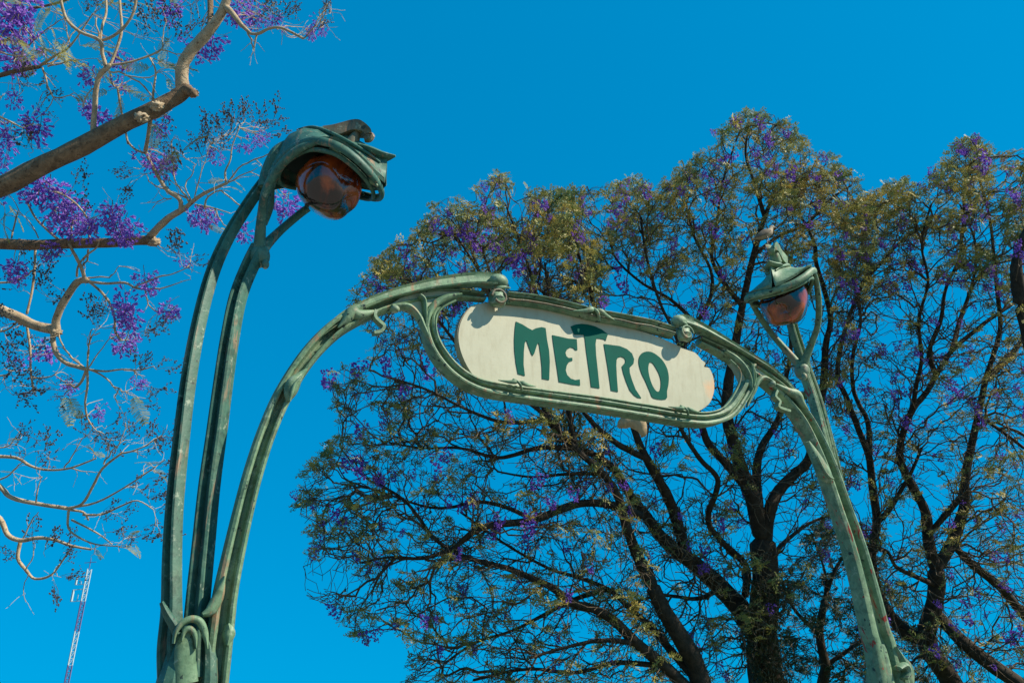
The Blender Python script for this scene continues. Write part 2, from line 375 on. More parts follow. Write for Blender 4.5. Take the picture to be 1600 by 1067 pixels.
# lamp stalks; the left pair painted darker for shade, faces turned off the sun
TP = (0, .04, -1.97); TN = (0, 1, -.1375)
def stalk(pts, wd, dp, parent, mat, down=0, prof=CHAN, name='lamp_stalk', front=(0, -1, 0)):
    P = [loc(q, TP, TN) for q in pts]
    if down:
        P = [P[0] + np.array([0, -.1, -down])] + P; wd = [wd[0]] + wd; dp = [dp[0]] + dp
    mb = MB(); sweep(mb, P, wd, dp, prof, front); return mb.build(name, mat, parent)
stalk([(268, 1060), (266, 1010), (267, 950), (268, 870), (272, 790), (281, 700), (293, 600), (309, 510), (330, 430), (356, 370), (388, 318), (412, 285)], [.11, .10, .092, .084, .076, .072, .070, .068, .068, .068, .068, .07], [.09] * 2 + [.06] * 10, arch, M_iron_stalk_shaded, front=(-.82, -.57, 0))
stalk([(300, 1060), (303, 1000), (309, 930), (317, 850), (326, 760), (337, 680), (347, 605), (358, 530), (371, 465), (388, 420), (405, 386)], [.105, .10, .098, .095, .092, .09, .088, .086, .085, .088, .095], [.075] * 11, arch, M_iron_stalk_shaded, front=(-.64, -.77, 0))
stalk([(1376, 1050), (1360, 985), (1346, 930), (1330, 865), (1312, 790), (1300, 735), (1289, 685), (1274, 625), (1262, 590), (1252, 566)], [.08, .08, .08, .08, .08, .085, .09, .098, .095, .09], [.08] * 10, arch, M_iron_red)
stalk([(1338, 865), (1316, 780), (1297, 700), (1278, 630), (1256, 565), (1240, 515), (1232, 480), (1226, 440)], [.04, .07, .075, .075, .075, .07, .07, .06], [.07] * 8, arch, M_iron)
# post bodies below the fork, down to the plinth
for q, X, dirx in (((300, 1060), -2.24, 1), ((1392, 1060), 2.2, -1)):
    p = ap(q, .02); p = np.array([X, .02, p[2]])
    mb = MB(); bot = np.array([X - dirx * .02, .0, -4.45])
    sweep(mb, [bot, bot * .6 + p * .4, p + np.array([0, 0, -.1]), p + np.array([0, 0, .22])], [.42, .34, .27, .12], [.36, .28, .20, .08], CHAN)
    po = mb.build('post', M_iron_shaded if X < 0 else M_iron, arch)
    b0 = aw(bot); mb = MB()
    for (h0, h1, s) in ((0, .25, .32), (.25, .32, .27), (.32, .55, .23)):
        V = [b0 * [1, 1, 0] + A[:, 0] * a * s * [1, 1, 0] + A[:, 1] * b_ * s * [1, 1, 0] / .97 + np.array([0, 0, h]) for h in (h0, h1) for a, b_ in ((-1, -1), (1, -1), (1, 1), (-1, 1))]
        mb.add(V, [(0, 3, 2, 1), (4, 5, 6, 7), (0, 1, 5, 4), (1, 2, 6, 5), (2, 3, 7, 6), (3, 0, 4, 7)])
    mb.build('plinth', M_iron, po, smooth=False)
# curled collars at the forks
def collar(cpts, wd, mat, dep=.10, y=-.1, name='fork_scroll'):
    mb = MB(); sweep(mb, [ap(q, y) for q in cpts], wd, [dep] * len(cpts), ROUND, wob=.004); return mb.build(name, mat, arch)
collar([(291, 1067), (290, 1035), (290, 1010), (292, 992), (296, 982)], [.10, .09, .085, .06, .03], M_iron, dep=.04, y=-.06)
collar([(271, 1004), (274, 988), (284, 974), (300, 967), (313, 972), (320, 990), (324, 1014)], [.012, .02, .028, .032, .034, .03, .008], M_iron, dep=.035, y=-.08)
collar([(284, 1000), (288, 987), (297, 982), (305, 992), (306, 1014)], [.01, .022, .026, .022, .008], M_iron, dep=.025, y=-.085)
collar([(316, 960), (330, 952), (342, 930), (350, 900)], [.02, .05, .05, .01], M_iron, dep=.04, y=-.05)
collar([(253, 940), (262, 960), (276, 985), (283, 1015)], [.02, .04, .045, .02], M_iron_shaded, .06, -.04)
collar([(354, 975), (357, 990), (354, 1008)], [.02, .06, .02], M_iron, .08, -.02)
collar([(1388, 1010), (1400, 1030), (1410, 1045), (1412, 1066)], [.03, .09, .13, .10], M_iron, .14, .0)
collar([(1402, 1044), (1412, 1040), (1417, 1050), (1412, 1060)], [.03, .05, .05, .02], M_iron, .08, -.08, 'fork_scroll')

# the panel and its letters
pan = [(745, 476), (732, 484), (722, 499), (717, 516), (717, 535), (723, 557), (735, 580), (752, 599), (775, 610), (850, 622), (950, 636), (1050, 650), (1075, 648), (1092, 642), (1106, 632), (1113, 620), (1116, 604), (1114, 588), (1108, 575), (1100, 573), (1102, 567), (1096, 562), (1086, 551), (1070, 545), (1010, 520), (900, 493), (800, 471)]
pz = -.018
pa = [ap(q, pz)[[0, 2]] for q in pan][::-1]
pa = cr(np.array(pa), 3, True)
mb = MB(); plate(mb, pa, pz, pz + .035)
panel = mb.build('sign_panel', M_panel, arch, smooth=False); tag(panel, 'cream oval panel lettered METRO in green')
mb = MB(); ce = pa.mean(0); e2 = ce + (pa - ce) * 1.006
plate(mb, e2, pz + .004, pz + .05); mb.build('panel_edge', M_edge, panel, smooth=False)
c5 = lambda L: [(600 + x * .21555, 410 + y * .21555) for x, y in L]
c6 = lambda L: [(860 + x * .22487, 450 + y * .22487) for x, y in L]
LET = {
 'M': (c5([(955, 430), (1000, 450), (1040, 475), (1072, 492), (1100, 478), (1140, 470), (1170, 477), (1180, 560), (1195, 640), (1200, 720), (1196, 852), (1145, 843), (1143, 760), (1135, 680), (1124, 600), (1117, 582), (1107, 600), (1088, 660), (1077, 678), (1066, 662), (1045, 605), (1034, 572), (1026, 568), (1018, 590), (1012, 650), (1010, 740), (1020, 822), (970, 808), (955, 730), (945, 640), (943, 560), (948, 480)]), None),
 'E': (c6([(12, 328), (60, 338), (120, 352), (182, 356), (186, 432), (172, 432), (160, 418), (140, 412), (115, 425), (103, 450), (110, 475), (125, 487), (150, 485), (152, 505), (130, 512), (112, 538), (105, 572), (115, 605), (140, 630), (170, 640), (203, 635), (205, 677), (150, 670), (58, 652), (45, 560), (30, 460), (18, 380)]), None),
 'T': (c6([(140, 268), (170, 256), (215, 250), (260, 255), (310, 268), (355, 290), (398, 322), (390, 345), (383, 368), (373, 358), (345, 352), (318, 350), (312, 390), (316, 470), (326, 560), (340, 697), (282, 688), (275, 630), (262, 540), (248, 440), (238, 350), (230, 326), (205, 325), (165, 325), (150, 295)]), None),
 'R': (c6([(370, 390), (420, 396), (480, 404), (530, 425), (565, 455), (580, 495), (575, 528), (548, 555), (550, 590), (565, 640), (590, 705), (630, 765), (605, 762), (580, 745), (550, 710), (525, 650), (505, 590), (495, 545), (505, 533), (518, 520), (520, 500), (510, 485), (490, 477), (470, 482), (458, 500), (456, 540), (460, 620), (468, 722), (420, 712), (410, 640), (395, 540), (380, 450)]), None),
 'O': (c6([(612, 510), (618, 475), (640, 450), (680, 442), (720, 455), (770, 495), (805, 550), (820, 610), (818, 670), (808, 720), (802, 772), (715, 765), (690, 720), (660, 650), (635, 600), (618, 550)]), c6([(685, 522), (697, 516), (712, 526), (732, 556), (752, 595), (765, 640), (765, 690), (755, 715), (740, 720), (720, 700), (700, 660), (685, 610), (678, 560)])),
}
for ch, (out, hole) in LET.items():
    oz = np.array([ap(q, pz)[[0, 2]] for q in out])[::-1]
    hs = [np.array([ap(q, pz)[[0, 2]] for q in hole])[::-1]] if hole else []
    if ch == 'O': oz = cr(oz, 3, True); hs = [cr(hs[0], 3, True)]
    mb = MB(); plate(mb, oz, pz - .004, pz + .002, hs)
    tag(mb.build('letter', M_letter, panel, smooth=False), 'green letter ' + ch)

# ------------------------------------------------------------------ lamps
m, t, b = newmat('amber_glass'); v = coords(t)
c = mix(t, ramp(t, tex(t, 3.2, 4, .55, 1.2, v), [(.45, (0, 0, 0)), (.64, (1, 1, 1))]), (.022, .003, .002), (.66, .11, .018))
t.links.new(c, b.inputs['Base Color']); b.inputs['Roughness'].default_value = .06; b.inputs['Transmission Weight'].default_value = .3
b.inputs['IOR'].default_value = 1.5; b.inputs['Coat Weight'].default_value = 1.; b.inputs['Coat Roughness'].default_value = .03
bump(t, b, tex(t, 6, 3, .5, .8, v), .35, .03)
M_glass = m
M_inside = simple('hood_inside_iron', (.015, .03, .025), .8)  # near-black green for the inside of the hood
P0 = np.array([-2.15, .33, 0]); U0 = np.array([.83, -.55, 0]); U0 /= np.linalg.norm(U0); W0 = np.array([.55, .83, 0]) / np.linalg.norm([.55, .83])
def lamp(sx):
    mir = np.array([1, 1, 1]) if sx < 0 else np.array([-1, 1, 1])
    def Lm(s, w_, z):
        if sx > 0:      # the right hood sits lower and tips to one side
            k_ = min(1., max(0., (z - .45) / .2)); z = (.72 + (z - .72) * .74 if z > .72 else z) - w_ * .24 * k_
        return (P0 + U0 * s + W0 * w_ + np.array([0, 0, z])) * mir
    iron = M_iron_shaded if sx < 0 else M_iron  # left hood gets the copy with shade in its colour
    # hood: a lofted cowl, ridge high at the back and pointed at the front
    st = np.array([-.02, .0, .04, .10, .2, .3, .4, .5, .58, .65, .70, .735])
    rz = np.interp(st, [-.02, .0, .03, .07, .13, .2, .3, .41, .54, .69, .735], [.60, .76, .85, .93, .975, .995, 1.0, .945, .85, .755, .70])
    hw = np.interp(st, [-.02, 0, .1, .2, .35, .5, .6, .68, .735], [.045, .055, .12, .18, .245, .265, .22, .12, .03])
    ez = np.interp(st, [-.02, 0, .1, .2, .35, .5, .6, .70, .735], [.55, .60, .66, .70, .715, .675, .62, .545, .53])
    K = 17; us = np.linspace(-1, 1, K)
    def shell(off):
        V = []
        for s, z, h, e in zip(st, rz, hw, ez):
            for u in us:
                a = abs(u)
                k_ = min(1, max(0, (s - .15) / .3)); zz = e + (z - e) * ((1 - a ** 2.2) ** .8 * (1 - k_) + (1 - a) ** 1.4 * k_) + .03 * k_ * a ** 6
                zz += .022 * math.exp(-(u / .12) ** 2) * (s > .3) - .02 * math.exp(-((a - .38) / .16) ** 2) * min(1, max(0, (s - .25) * 6))
                V.append(Lm(s, u * (h - off * .6), zz - off))
        return V
    V1, V2 = shell(0), shell(.022); n = len(V1); F = []
    for i in range(len(st) - 1):
        for j in range(K - 1):
            a = i * K + j; F += [(a, a + 1, a + K + 1, a + K), (a + n, a + K + n, a + K + 1 + n, a + 1 + n)]
    for j in range(K - 1): F += [(j, j + n, j + 1 + n, j + 1), ((len(st) - 1) * K + j, (len(st) - 1) * K + j + 1, (len(st) - 1) * K + j + 1 + n, (len(st) - 1) * K + j + n)]
    for i in range(len(st) - 1):
        a, b2 = i * K, i * K + K - 1; F += [(a, a + K, a + K + n, a + n), (b2, b2 + n, b2 + K + n, b2 + K)]
    V = aw(np.array(V1 + V2))
    if sx > 0: F = [f[::-1] for f in F]
    hood = mesh_obj('lamp_hood', V, F, iron, arch, angle=50)
    tag(hood, 'left lamp hood, green darkened as if shaded, seen from the side' if sx < 0 else 'right lamp hood, pale green and peaked, seen from the front')
    fr = np.array([0, 0, -1.])
    # upper lip along the edge, then the lower rim that grips the glass
    def loop(sc_w, s0, s1, dz, rad, ff=1.):
        P = []
        for k in np.linspace(0, 1, 15):
            a = math.pi * (1 - k) * .999 ; side = 1
        th = np.linspace(0, 2 * math.pi, 22)[:-1]
        for a in th:
            s = (s0 + s1) / 2 - (s1 - s0) / 2 * math.cos(a)
            w_ = math.sin(a) * sc_w * (1 + .25 * -math.cos(a))
            z = np.interp(s, [0, .1, .2, .35, .5, .6, .70, .75], [.62, .67, .69, .70, .65, .59, .52, .50]) + dz
            P.append(Lm(s, w_, z))
        mb = MB(); sweep(mb, P, rad, rad * ff, ROUND, (0, 0, 1), closed=True, sub=3); return mb
    loop(.262, .03, .70, .0, .036, 1.5).build('hood_rim', iron, hood)
    loop(.235, .06, .65, -.045, .026, 1.2).build('hood_rim', iron, hood)
    # dark plate closing the hood above the glass
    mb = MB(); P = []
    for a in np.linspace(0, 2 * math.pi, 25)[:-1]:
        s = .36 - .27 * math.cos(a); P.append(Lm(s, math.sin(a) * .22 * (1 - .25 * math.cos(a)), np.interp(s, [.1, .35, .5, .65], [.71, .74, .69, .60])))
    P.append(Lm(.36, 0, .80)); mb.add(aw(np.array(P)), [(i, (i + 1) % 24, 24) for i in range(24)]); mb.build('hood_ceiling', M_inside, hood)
    # arms of the lyre
    for w_ in (-1, 1):
        mb = MB(); sweep(mb, [Lm(-.01, 0, .06), Lm(.0, w_ * .03, .16), Lm(.03, w_ * .11, .30), Lm(.07, w_ * .18, .42), Lm(.15, w_ * .225, .54), Lm(.27, w_ * .25, .645), Lm(.42, w_ * .262, .69)], [.09, .07, .055, .05, .05, .045, .03], [.08, .07, .055, .05, .05, .05, .03], ROUND, U0 * mir)
        mb.build('lamp_arm', iron, hood)
    mb = MB(); c = Lm(-.005, 0, .09); blob(mb, c, .062, .062, .075, seg=14, rings=9); blob(mb, Lm(.05, -.02, .02), .022, .022, .03); mb.v = [aw(x) for x in mb.v]; mb.build('lamp_collar', iron, hood)
    if sx < 0:   # rear stalk head running into the hood
        mb = MB(); sweep(mb, [Lm(-.03, .0, .56), Lm(-.015, 0, .68), Lm(.03, 0, .80), Lm(.09, 0, .88)], [.10, .12, .15, .10], [.09, .10, .10, .05], ROUND, U0 * mir); mb.build('stalk_head', iron, hood)
        mb = MB(); sweep(mb, [Lm(.0, -.02, .30), Lm(.03, -.03, .42), Lm(.03, -.05, .55), Lm(.09, -.08, .66)], [.05, .06, .07, .05], .05, ROUND, U0 * mir); mb.build('lamp_arm', iron, hood)
    # flared lugs on the rim
    for s, w_, z in ((.67, -.05, .515), (.50, -.235, .63), (.50, .235, .63)):
        mb = MB(); sweep(mb, [Lm(s - .05, w_ * .9, z + .03), Lm(s - .01, w_, z + .015), Lm(s + .015, w_ * 1.05, z - .005), Lm(s + .035, w_ * 1.1, z - .03)], [.02, .045, .032, .012], [.02, .04, .03, .012], ROUND, (0, 0, 1), sub=4); mb.build('hood_lug', M_iron, hood)
    mb = MB()
    for sg in (-1, 1):
        pts_ = []
        for s_ in (.16, .26, .38, .50, .62, .70):
            z, h, e = np.interp(s_, st, rz), np.interp(s_, st, hw), np.interp(s_, st, ez); a = .30; k_ = min(1, max(0, (s_ - .15) / .3))
            pts_.append(Lm(s_, sg * a * h, e + (z - e) * ((1 - a ** 2.2) ** .8 * (1 - k_) + (1 - a) ** 1.15 * k_)))
        sweep(mb, pts_, [.01, .022, .026, .026, .02, .012], [.01, .02, .024, .024, .02, .012], ROUND, (0, 0, 1))
    mb.build('crest_fold', iron, hood)
    mb = MB(); sweep(mb, [Lm(.56, 0, .80), Lm(.65, 0, .755), Lm(.72, 0, .735), Lm(.785, 0, .735)], [.13, .15, .09, .015], [.05, .055, .04, .012], ROUND, (0, 0, 1)); mb.build('hood_beak', iron, hood)
    # finial scroll on the crest
    up_ = .085 if sx > 0 else 0; Lh = Lm; Lm = lambda s, w_, z: Lh(s, w_, z + up_)
    mb = MB(); sweep(mb, [Lm(.34, 0, .91), Lm(.42, 0, .94), Lm(.49, 0, .965), Lm(.555, 0, .955), Lm(.60, 0, .925), Lm(.605, 0, .885), Lm(.575, 0, .875)], [.12, .10, .085, .09, .07, .05, .03], [.09, .09, .08, .07, .05, .045, .03], [(.5, -.5), (.5, .5), (.3, .42), (0, .15), (-.3, .42), (-.5, .5), (-.5, -.5)], (0, 0, 1), wob=.012)
    sweep(mb, [Lm(.48, 0, .82), Lm(.51, 0, .88), Lm(.53, 0, .94)], [.09, .08, .05], [.09, .07, .04], ROUND, U0 * mir)
    mb.build('finial', M_rust if sx < 0 else M_iron, hood)
    Lm = Lh
    # glass tulip
    ax = np.array([.62, 0, -.785]); ax /= np.linalg.norm(ax); px = np.array([.785, 0, .62]); py = np.array([0, 1, 0])
    prof = [(-.16, .11), (-.12, .155), (-.06, .185), (0, .197), (.06, .19), (.12, .165), (.165, .13), (.195, .09), (.21, .045), (.214, .0)]
    V = []; K = 32
    Q = cr(np.array(prof), 4)
    for a_, r in Q:
        for j in range(K):
            ph = 2 * math.pi * j / K
            rr = r * (1 + .055 * math.cos(2 * ph) + .05 * math.cos(5 * ph + .8) * max(0, a_ + .06) * 5)
            # a dimple and a lip at the free end
            aa = a_ - .05 * math.exp(-((r * math.cos(ph) - .035) ** 2 + (r * math.sin(ph)) ** 2) / .0028) + .02 * math.sin(3 * ph + 1) * r * 3
            q = np.array([.375, 0, .555]) + ax * aa + px * rr * math.cos(ph) * .92 + py * rr * math.sin(ph)
            V.append(Lm(*q))
    n = len(Q); F = [(i * K + j, i * K + (j + 1) % K, (i + 1) * K + (j + 1) % K, (i + 1) * K + j) for i in range(n - 1) for j in range(K)]
    if sx < 0: F = [f[::-1] for f in F]
    tag(mesh_obj('lamp_glass', aw(np.array(V)), F, M_glass, hood, angle=80), 'blown amber red glass')
    return Lm
lamp(-1); LmR = lamp(1)

# ------------------------------------------------------------------ dove on the right lamp
M_bird = simple('buff_plumage', (.42, .33, .22), .8, var=.35, bmp=.3, sc_=25)
M_wing = simple('grey_brown_wing', (.20, .15, .10), .8, var=.5, bmp=.4, sc_=40)
M_birddark = simple('dark_beak', (.05, .04, .04), .5)
b0 = aw(LmR(.45, 0, 1.07)); b0 = at(1199, 379, (W @ (b0 - C))[2])
bird = empty('perched_dove', b0, 'small buff dove perched on top of the right-hand lamp', 'bird')
rt = W[0] * [1, 1, 0]; rt /= np.linalg.norm(rt); upv = np.array([0, 0, 1.]); sd = np.cross(upv, rt)
bp = lambda x, y, z: b0 + rt * x + sd * y + upv * z
mb = MB(); sweep(mb, [bp(-.125, 0, .035), bp(-.08, 0, .05), bp(-.045, 0, .062), bp(0, 0, .082), bp(.035, 0, .10), bp(.055, 0, .125), bp(.066, 0, .145), bp(.082, 0, .152), bp(.094, 0, .148)],
                 [.028, .034, .055, .072, .066, .045, .036, .034, .012], [.008, .016, .05, .068, .064, .044, .036, .032, .012], ROUND, upv, world=False, sub=5)
mb.build('body', M_bird, bird)
for s in (-1, 1):
    mb = MB(); sweep(mb, [bp(.04, s * .028, .10), bp(.0, s * .036, .088), bp(-.05, s * .03, .064), bp(-.10, s * .012, .045)], [.02, .05, .04, .008], .014, ROUND, sd * s, world=False); mb.build('wing', M_wing, bird)
    mb = MB(); sweep(mb, [bp(.005, s * .014, .055), bp(.008, s * .015, .02), bp(.006, s * .015, -.005), bp(.03, s * .017, -.01)], .008, .008, ROUND, rt, world=False); mb.build('leg', M_birddark, bird)
    mb = MB(); blob(mb, bp(.078, s * .015, .153), .004, .003, .004); mb.build('eye', M_birddark, bird)
mb = MB(); sweep(mb, [bp(.092, 0, .149), bp(.105, 0, .145), bp(.114, 0, .141)], [.012, .008, .003], [.012, .008, .003], ROUND, upv, world=False); mb.build('beak', M_birddark, bird)

# ------------------------------------------------------------------ far lattice mast
M_mw = simple('hazy_white_mast_paint', (.42, .52, .55), .6); M_mr = simple('hazy_red_mast_paint', (.11, .10, .24), .6)  # distance haze mixed into both paints: white bluish, red dulled to violet
D = 150.; pt = at(139, 889, D); pb_ = at(104, 1064, D); base = pt * [1, 1, 0]
mast = empty('radio_mast', base, 'tall thin red and white lattice radio mast far away at lower left', 'radio mast')
H = pt[2]; hw_ = .42; lean = (pb_ - pt) / (pt[2] - pb_[2]); cx = lambda z: base + np.array([0, 0, z])
secs = [H]; px_h = (pt[2] - pb_[2]) / (1064 - 889)
for q in (947, 1000, 1057): secs.append(H - px_h * (q - 889))
while secs[-1] > 0: secs.append(max(0, secs[-1] - px_h * 57))
TRI = [np.array([math.cos(a), math.sin(a), 0]) * hw_ for a in (.4, 2.5, 4.6)]
def strut(mb, a, b, r):
    sweep(mb, [a, b], r, r, [(.5, .5), (-.5, .5), (-.5, -.5), (.5, -.5)], (0.3, .9, .1), sub=1, world=False)
for i in range(len(secs) - 1):
    z1, z0 = secs[i], secs[i + 1]; mb = MB()
    for c_ in TRI: strut(mb, cx(z0) + c_, cx(z1) + c_, .16)
    nb = max(2, int((z1 - z0) / 1.0)); zs = np.linspace(z0, z1, nb + 1)
    for k in range(nb):
        for j in range(3): strut(mb, cx(zs[k]) + TRI[j], cx(zs[k + 1]) + TRI[(j + 1) % 3], .06); strut(mb, cx(zs[k]) + TRI[j], cx(zs[k]) + TRI[(j + 1) % 3], .06)
    mb.build('mast_section', M_mw if i % 2 == 0 else M_mr, mast, smooth=False)
rt3 = np.array([-1, 0, 0.])
for q0, q1, off in ((902, 916, 1.6), (925, 946, 1.75)):
    z1, z0 = H - px_h * (q0 - 889), H - px_h * (q1 - 889); mb = MB()
    strut(mb, cx(z1), cx(z1) + rt3 * off * 1.2, .12); strut(mb, cx(z0), cx(z0) + rt3 * off * 1.2, .10)
    strut(mb, cx(z0) + rt3 * off * 1.2, cx(z1) + rt3 * off * 1.2, .30); strut(mb, cx(z0) + rt3 * off * .6, cx(z1 - .8) + rt3 * off * .6, .10)
    mb.build('antenna', M_mw, mast, smooth=False)
mb = MB(); strut(mb, cx(H), cx(H + 2.2), .10); strut(mb, cx(H + 1.3) - rt3 * 1.1, cx(H + 1.3) + rt3 * 1.1, .10); mb.build('mast_tip', M_mr, mast, smooth=False)

# ------------------------------------------------------------------ vegetation kit
def prisms(P0_, P1_, R0, R1, k=3):
    """open k-sided prisms, one per segment"""
    d = P1_ - P0_; L = np.linalg.norm(d, axis=1, keepdims=True); d = d / (L + 1e-9)
    h = np.where(np.abs(d[:, 2:3]) > .9, [[1., 0, 0]], [[0, 0, 1.]]); a = np.cross(d, h); a /= np.linalg.norm(a, axis=1, keepdims=True); b = np.cross(d, a)
    V = []
    for (P, R) in ((P0_ - d * R0[:, None] * .3, R0), (P1_ + d * R1[:, None] * .3, R1)):
        for j in range(k):
            t = 2 * math.pi * j / k; V.append(P + (a * math.cos(t) + b * math.sin(t)) * R[:, None])
    V = np.stack(V, 1); n = len(d); F = []
    for j in range(k):
        jj = (j + 1) % k; F.append(np.array([j, jj, jj + k, j + k]))
    F = (np.stack(F)[None] + (np.arange(n) * 2 * k)[:, None, None]).reshape(-1, 4)
    return V.reshape(-1, 3), F
def limb_mesh(mb, P, R, k=9, wob=.12):
    """tapered, slightly knobbly limb through world points P"""
    Q = cr(np.c_[P, R], 4); t0, t1 = Q[0, :3] - Q[1, :3], Q[-1, :3] - Q[-2, :3]; t0 /= np.linalg.norm(t0); t1 /= np.linalg.norm(t1)
    e0, e1 = Q[0].copy(), Q[-1].copy(); e0[:3] += t0 * e0[3] * .8; e0[3] *= .2; e1[:3] += t1 * e1[3] * .8; e1[3] *= .2; Q = np.r_[[e0], Q, [e1]]
    n = len(Q); T = np.gradient(Q[:, :3], axis=0); T /= np.linalg.norm(T, axis=1)[:, None] + 1e-9
    V = []; ref = np.array([.3, .2, .9]); 
    for i in range(n):
        a = np.cross(T[i], ref); a /= np.linalg.norm(a) + 1e-9; b = np.cross(T[i], a); ref = np.cross(a, T[i]) if False else ref
        for j in range(k):
            t = 2 * math.pi * j / k; d = a * math.cos(t) + b * math.sin(t)
            r = Q[i, 3] * (1 + wob * noise.noise(Vector(Q[i, :3] * (1.2 / (Q[i, 3] * 4 + .1)) + d * .9)))
            V.append(Q[i, :3] + d * r)
    F = [(i * k + j, i * k + (j + 1) % k, (i + 1) * k + (j + 1) % k, (i + 1) * k + j) for i in range(n - 1) for j in range(k)]
    F += [tuple(range(k))[::-1], tuple((n - 1) * k + j for j in range(k))]
    mb.add(V, F)
def quads(cen, d, wdir, L, Wd):
    """leaf-shaped quads: centre, long direction, width direction"""
    a = cen - d * L[:, None] * .5; c = cen + d * L[:, None] * .5; b = cen + wdir * Wd[:, None] * .5; e = cen - wdir * Wd[:, None] * .5
    V = np.stack([a, b, c, e], 1).reshape(-1, 3); return V, np.arange(len(V)).reshape(-1, 4)
def unit(n):
    v = nr.normal(size=(n, 3)); return v / np.linalg.norm(v, axis=1, keepdims=True)
def perp(d):
    r = unit(len(d)); r = np.cross(d, r); return r / (np.linalg.norm(r, axis=1, keepdims=True) + 1e-9)

M_bark_far = bark_mat('dark_bark', (.024, .019, .014), (.07, .053, .037), (.012, .011, .009), 8)
M_twig_far = bark_mat('twig_bark', (.03, .023, .017), (.17, .125, .08), (.03, .024, .018), 2.6)
M_leaf_far = leaf_mat('feathery_leaf', (.11, .18, .055), (.50, .38, .09), (.25, .28, .10), .22, 1.1)
M_leaf_dark = leaf_mat('evergreen_leaf', (.012, .035, .015), (.025, .05, .02), (.04, .05, .02), .2, 1.1)
M_flower = leaf_mat('jacaranda_purple', (.19, .07, .50), (.40, .18, .74), (.46, .28, .72), .35, 22)
M_flower_far = leaf_mat('jacaranda_violet', (.20, .08, .52), (.36, .16, .66), (.10, .04, .38), .3, 6)

# flower cluster meshes for the far trees (drooping cones of small petals)
def far_cluster(seed):
    n = 46; u = nr.rand(n); r = (.35 + .65 * np.sqrt(nr.rand(n))) * (.115 * (1 - .65 * u) + .015)
    th = nr.rand(n) * 6.283; c = np.c_[r * np.cos(th), r * np.sin(th), .10 - .27 * u]
    d = unit(n); V, F = quads(c, d, perp(d), .05 + .02 * nr.rand(n), .03 + .015 * nr.rand(n))
    V2, F2 = quads(c, perp(d), perp(d), .045 + .02 * nr.rand(n), .03 + .015 * nr.rand(n))
    o = mesh_obj('flower_cluster', np.r_[V, V2], np.r_[F, F2 + len(V)], M_flower_far, smooth=False); me = o.data; bpy.data.objects.remove(o); return me
FC = [far_cluster(i) for i in range(4)]

def inpoly(P, poly):
    x, y = P[:, 0], P[:, 1]; ins = np.zeros(len(P), bool); n = len(poly); j = n - 1
    for i in range(n):
        xi, yi = poly[i]; xj, yj = poly[j]
        c_ = ((yi > y) != (yj > y)) & (x < (xj - xi) * (y - yi) / (yj - yi + 1e-9) + xi); ins ^= c_; j = i
    return ins

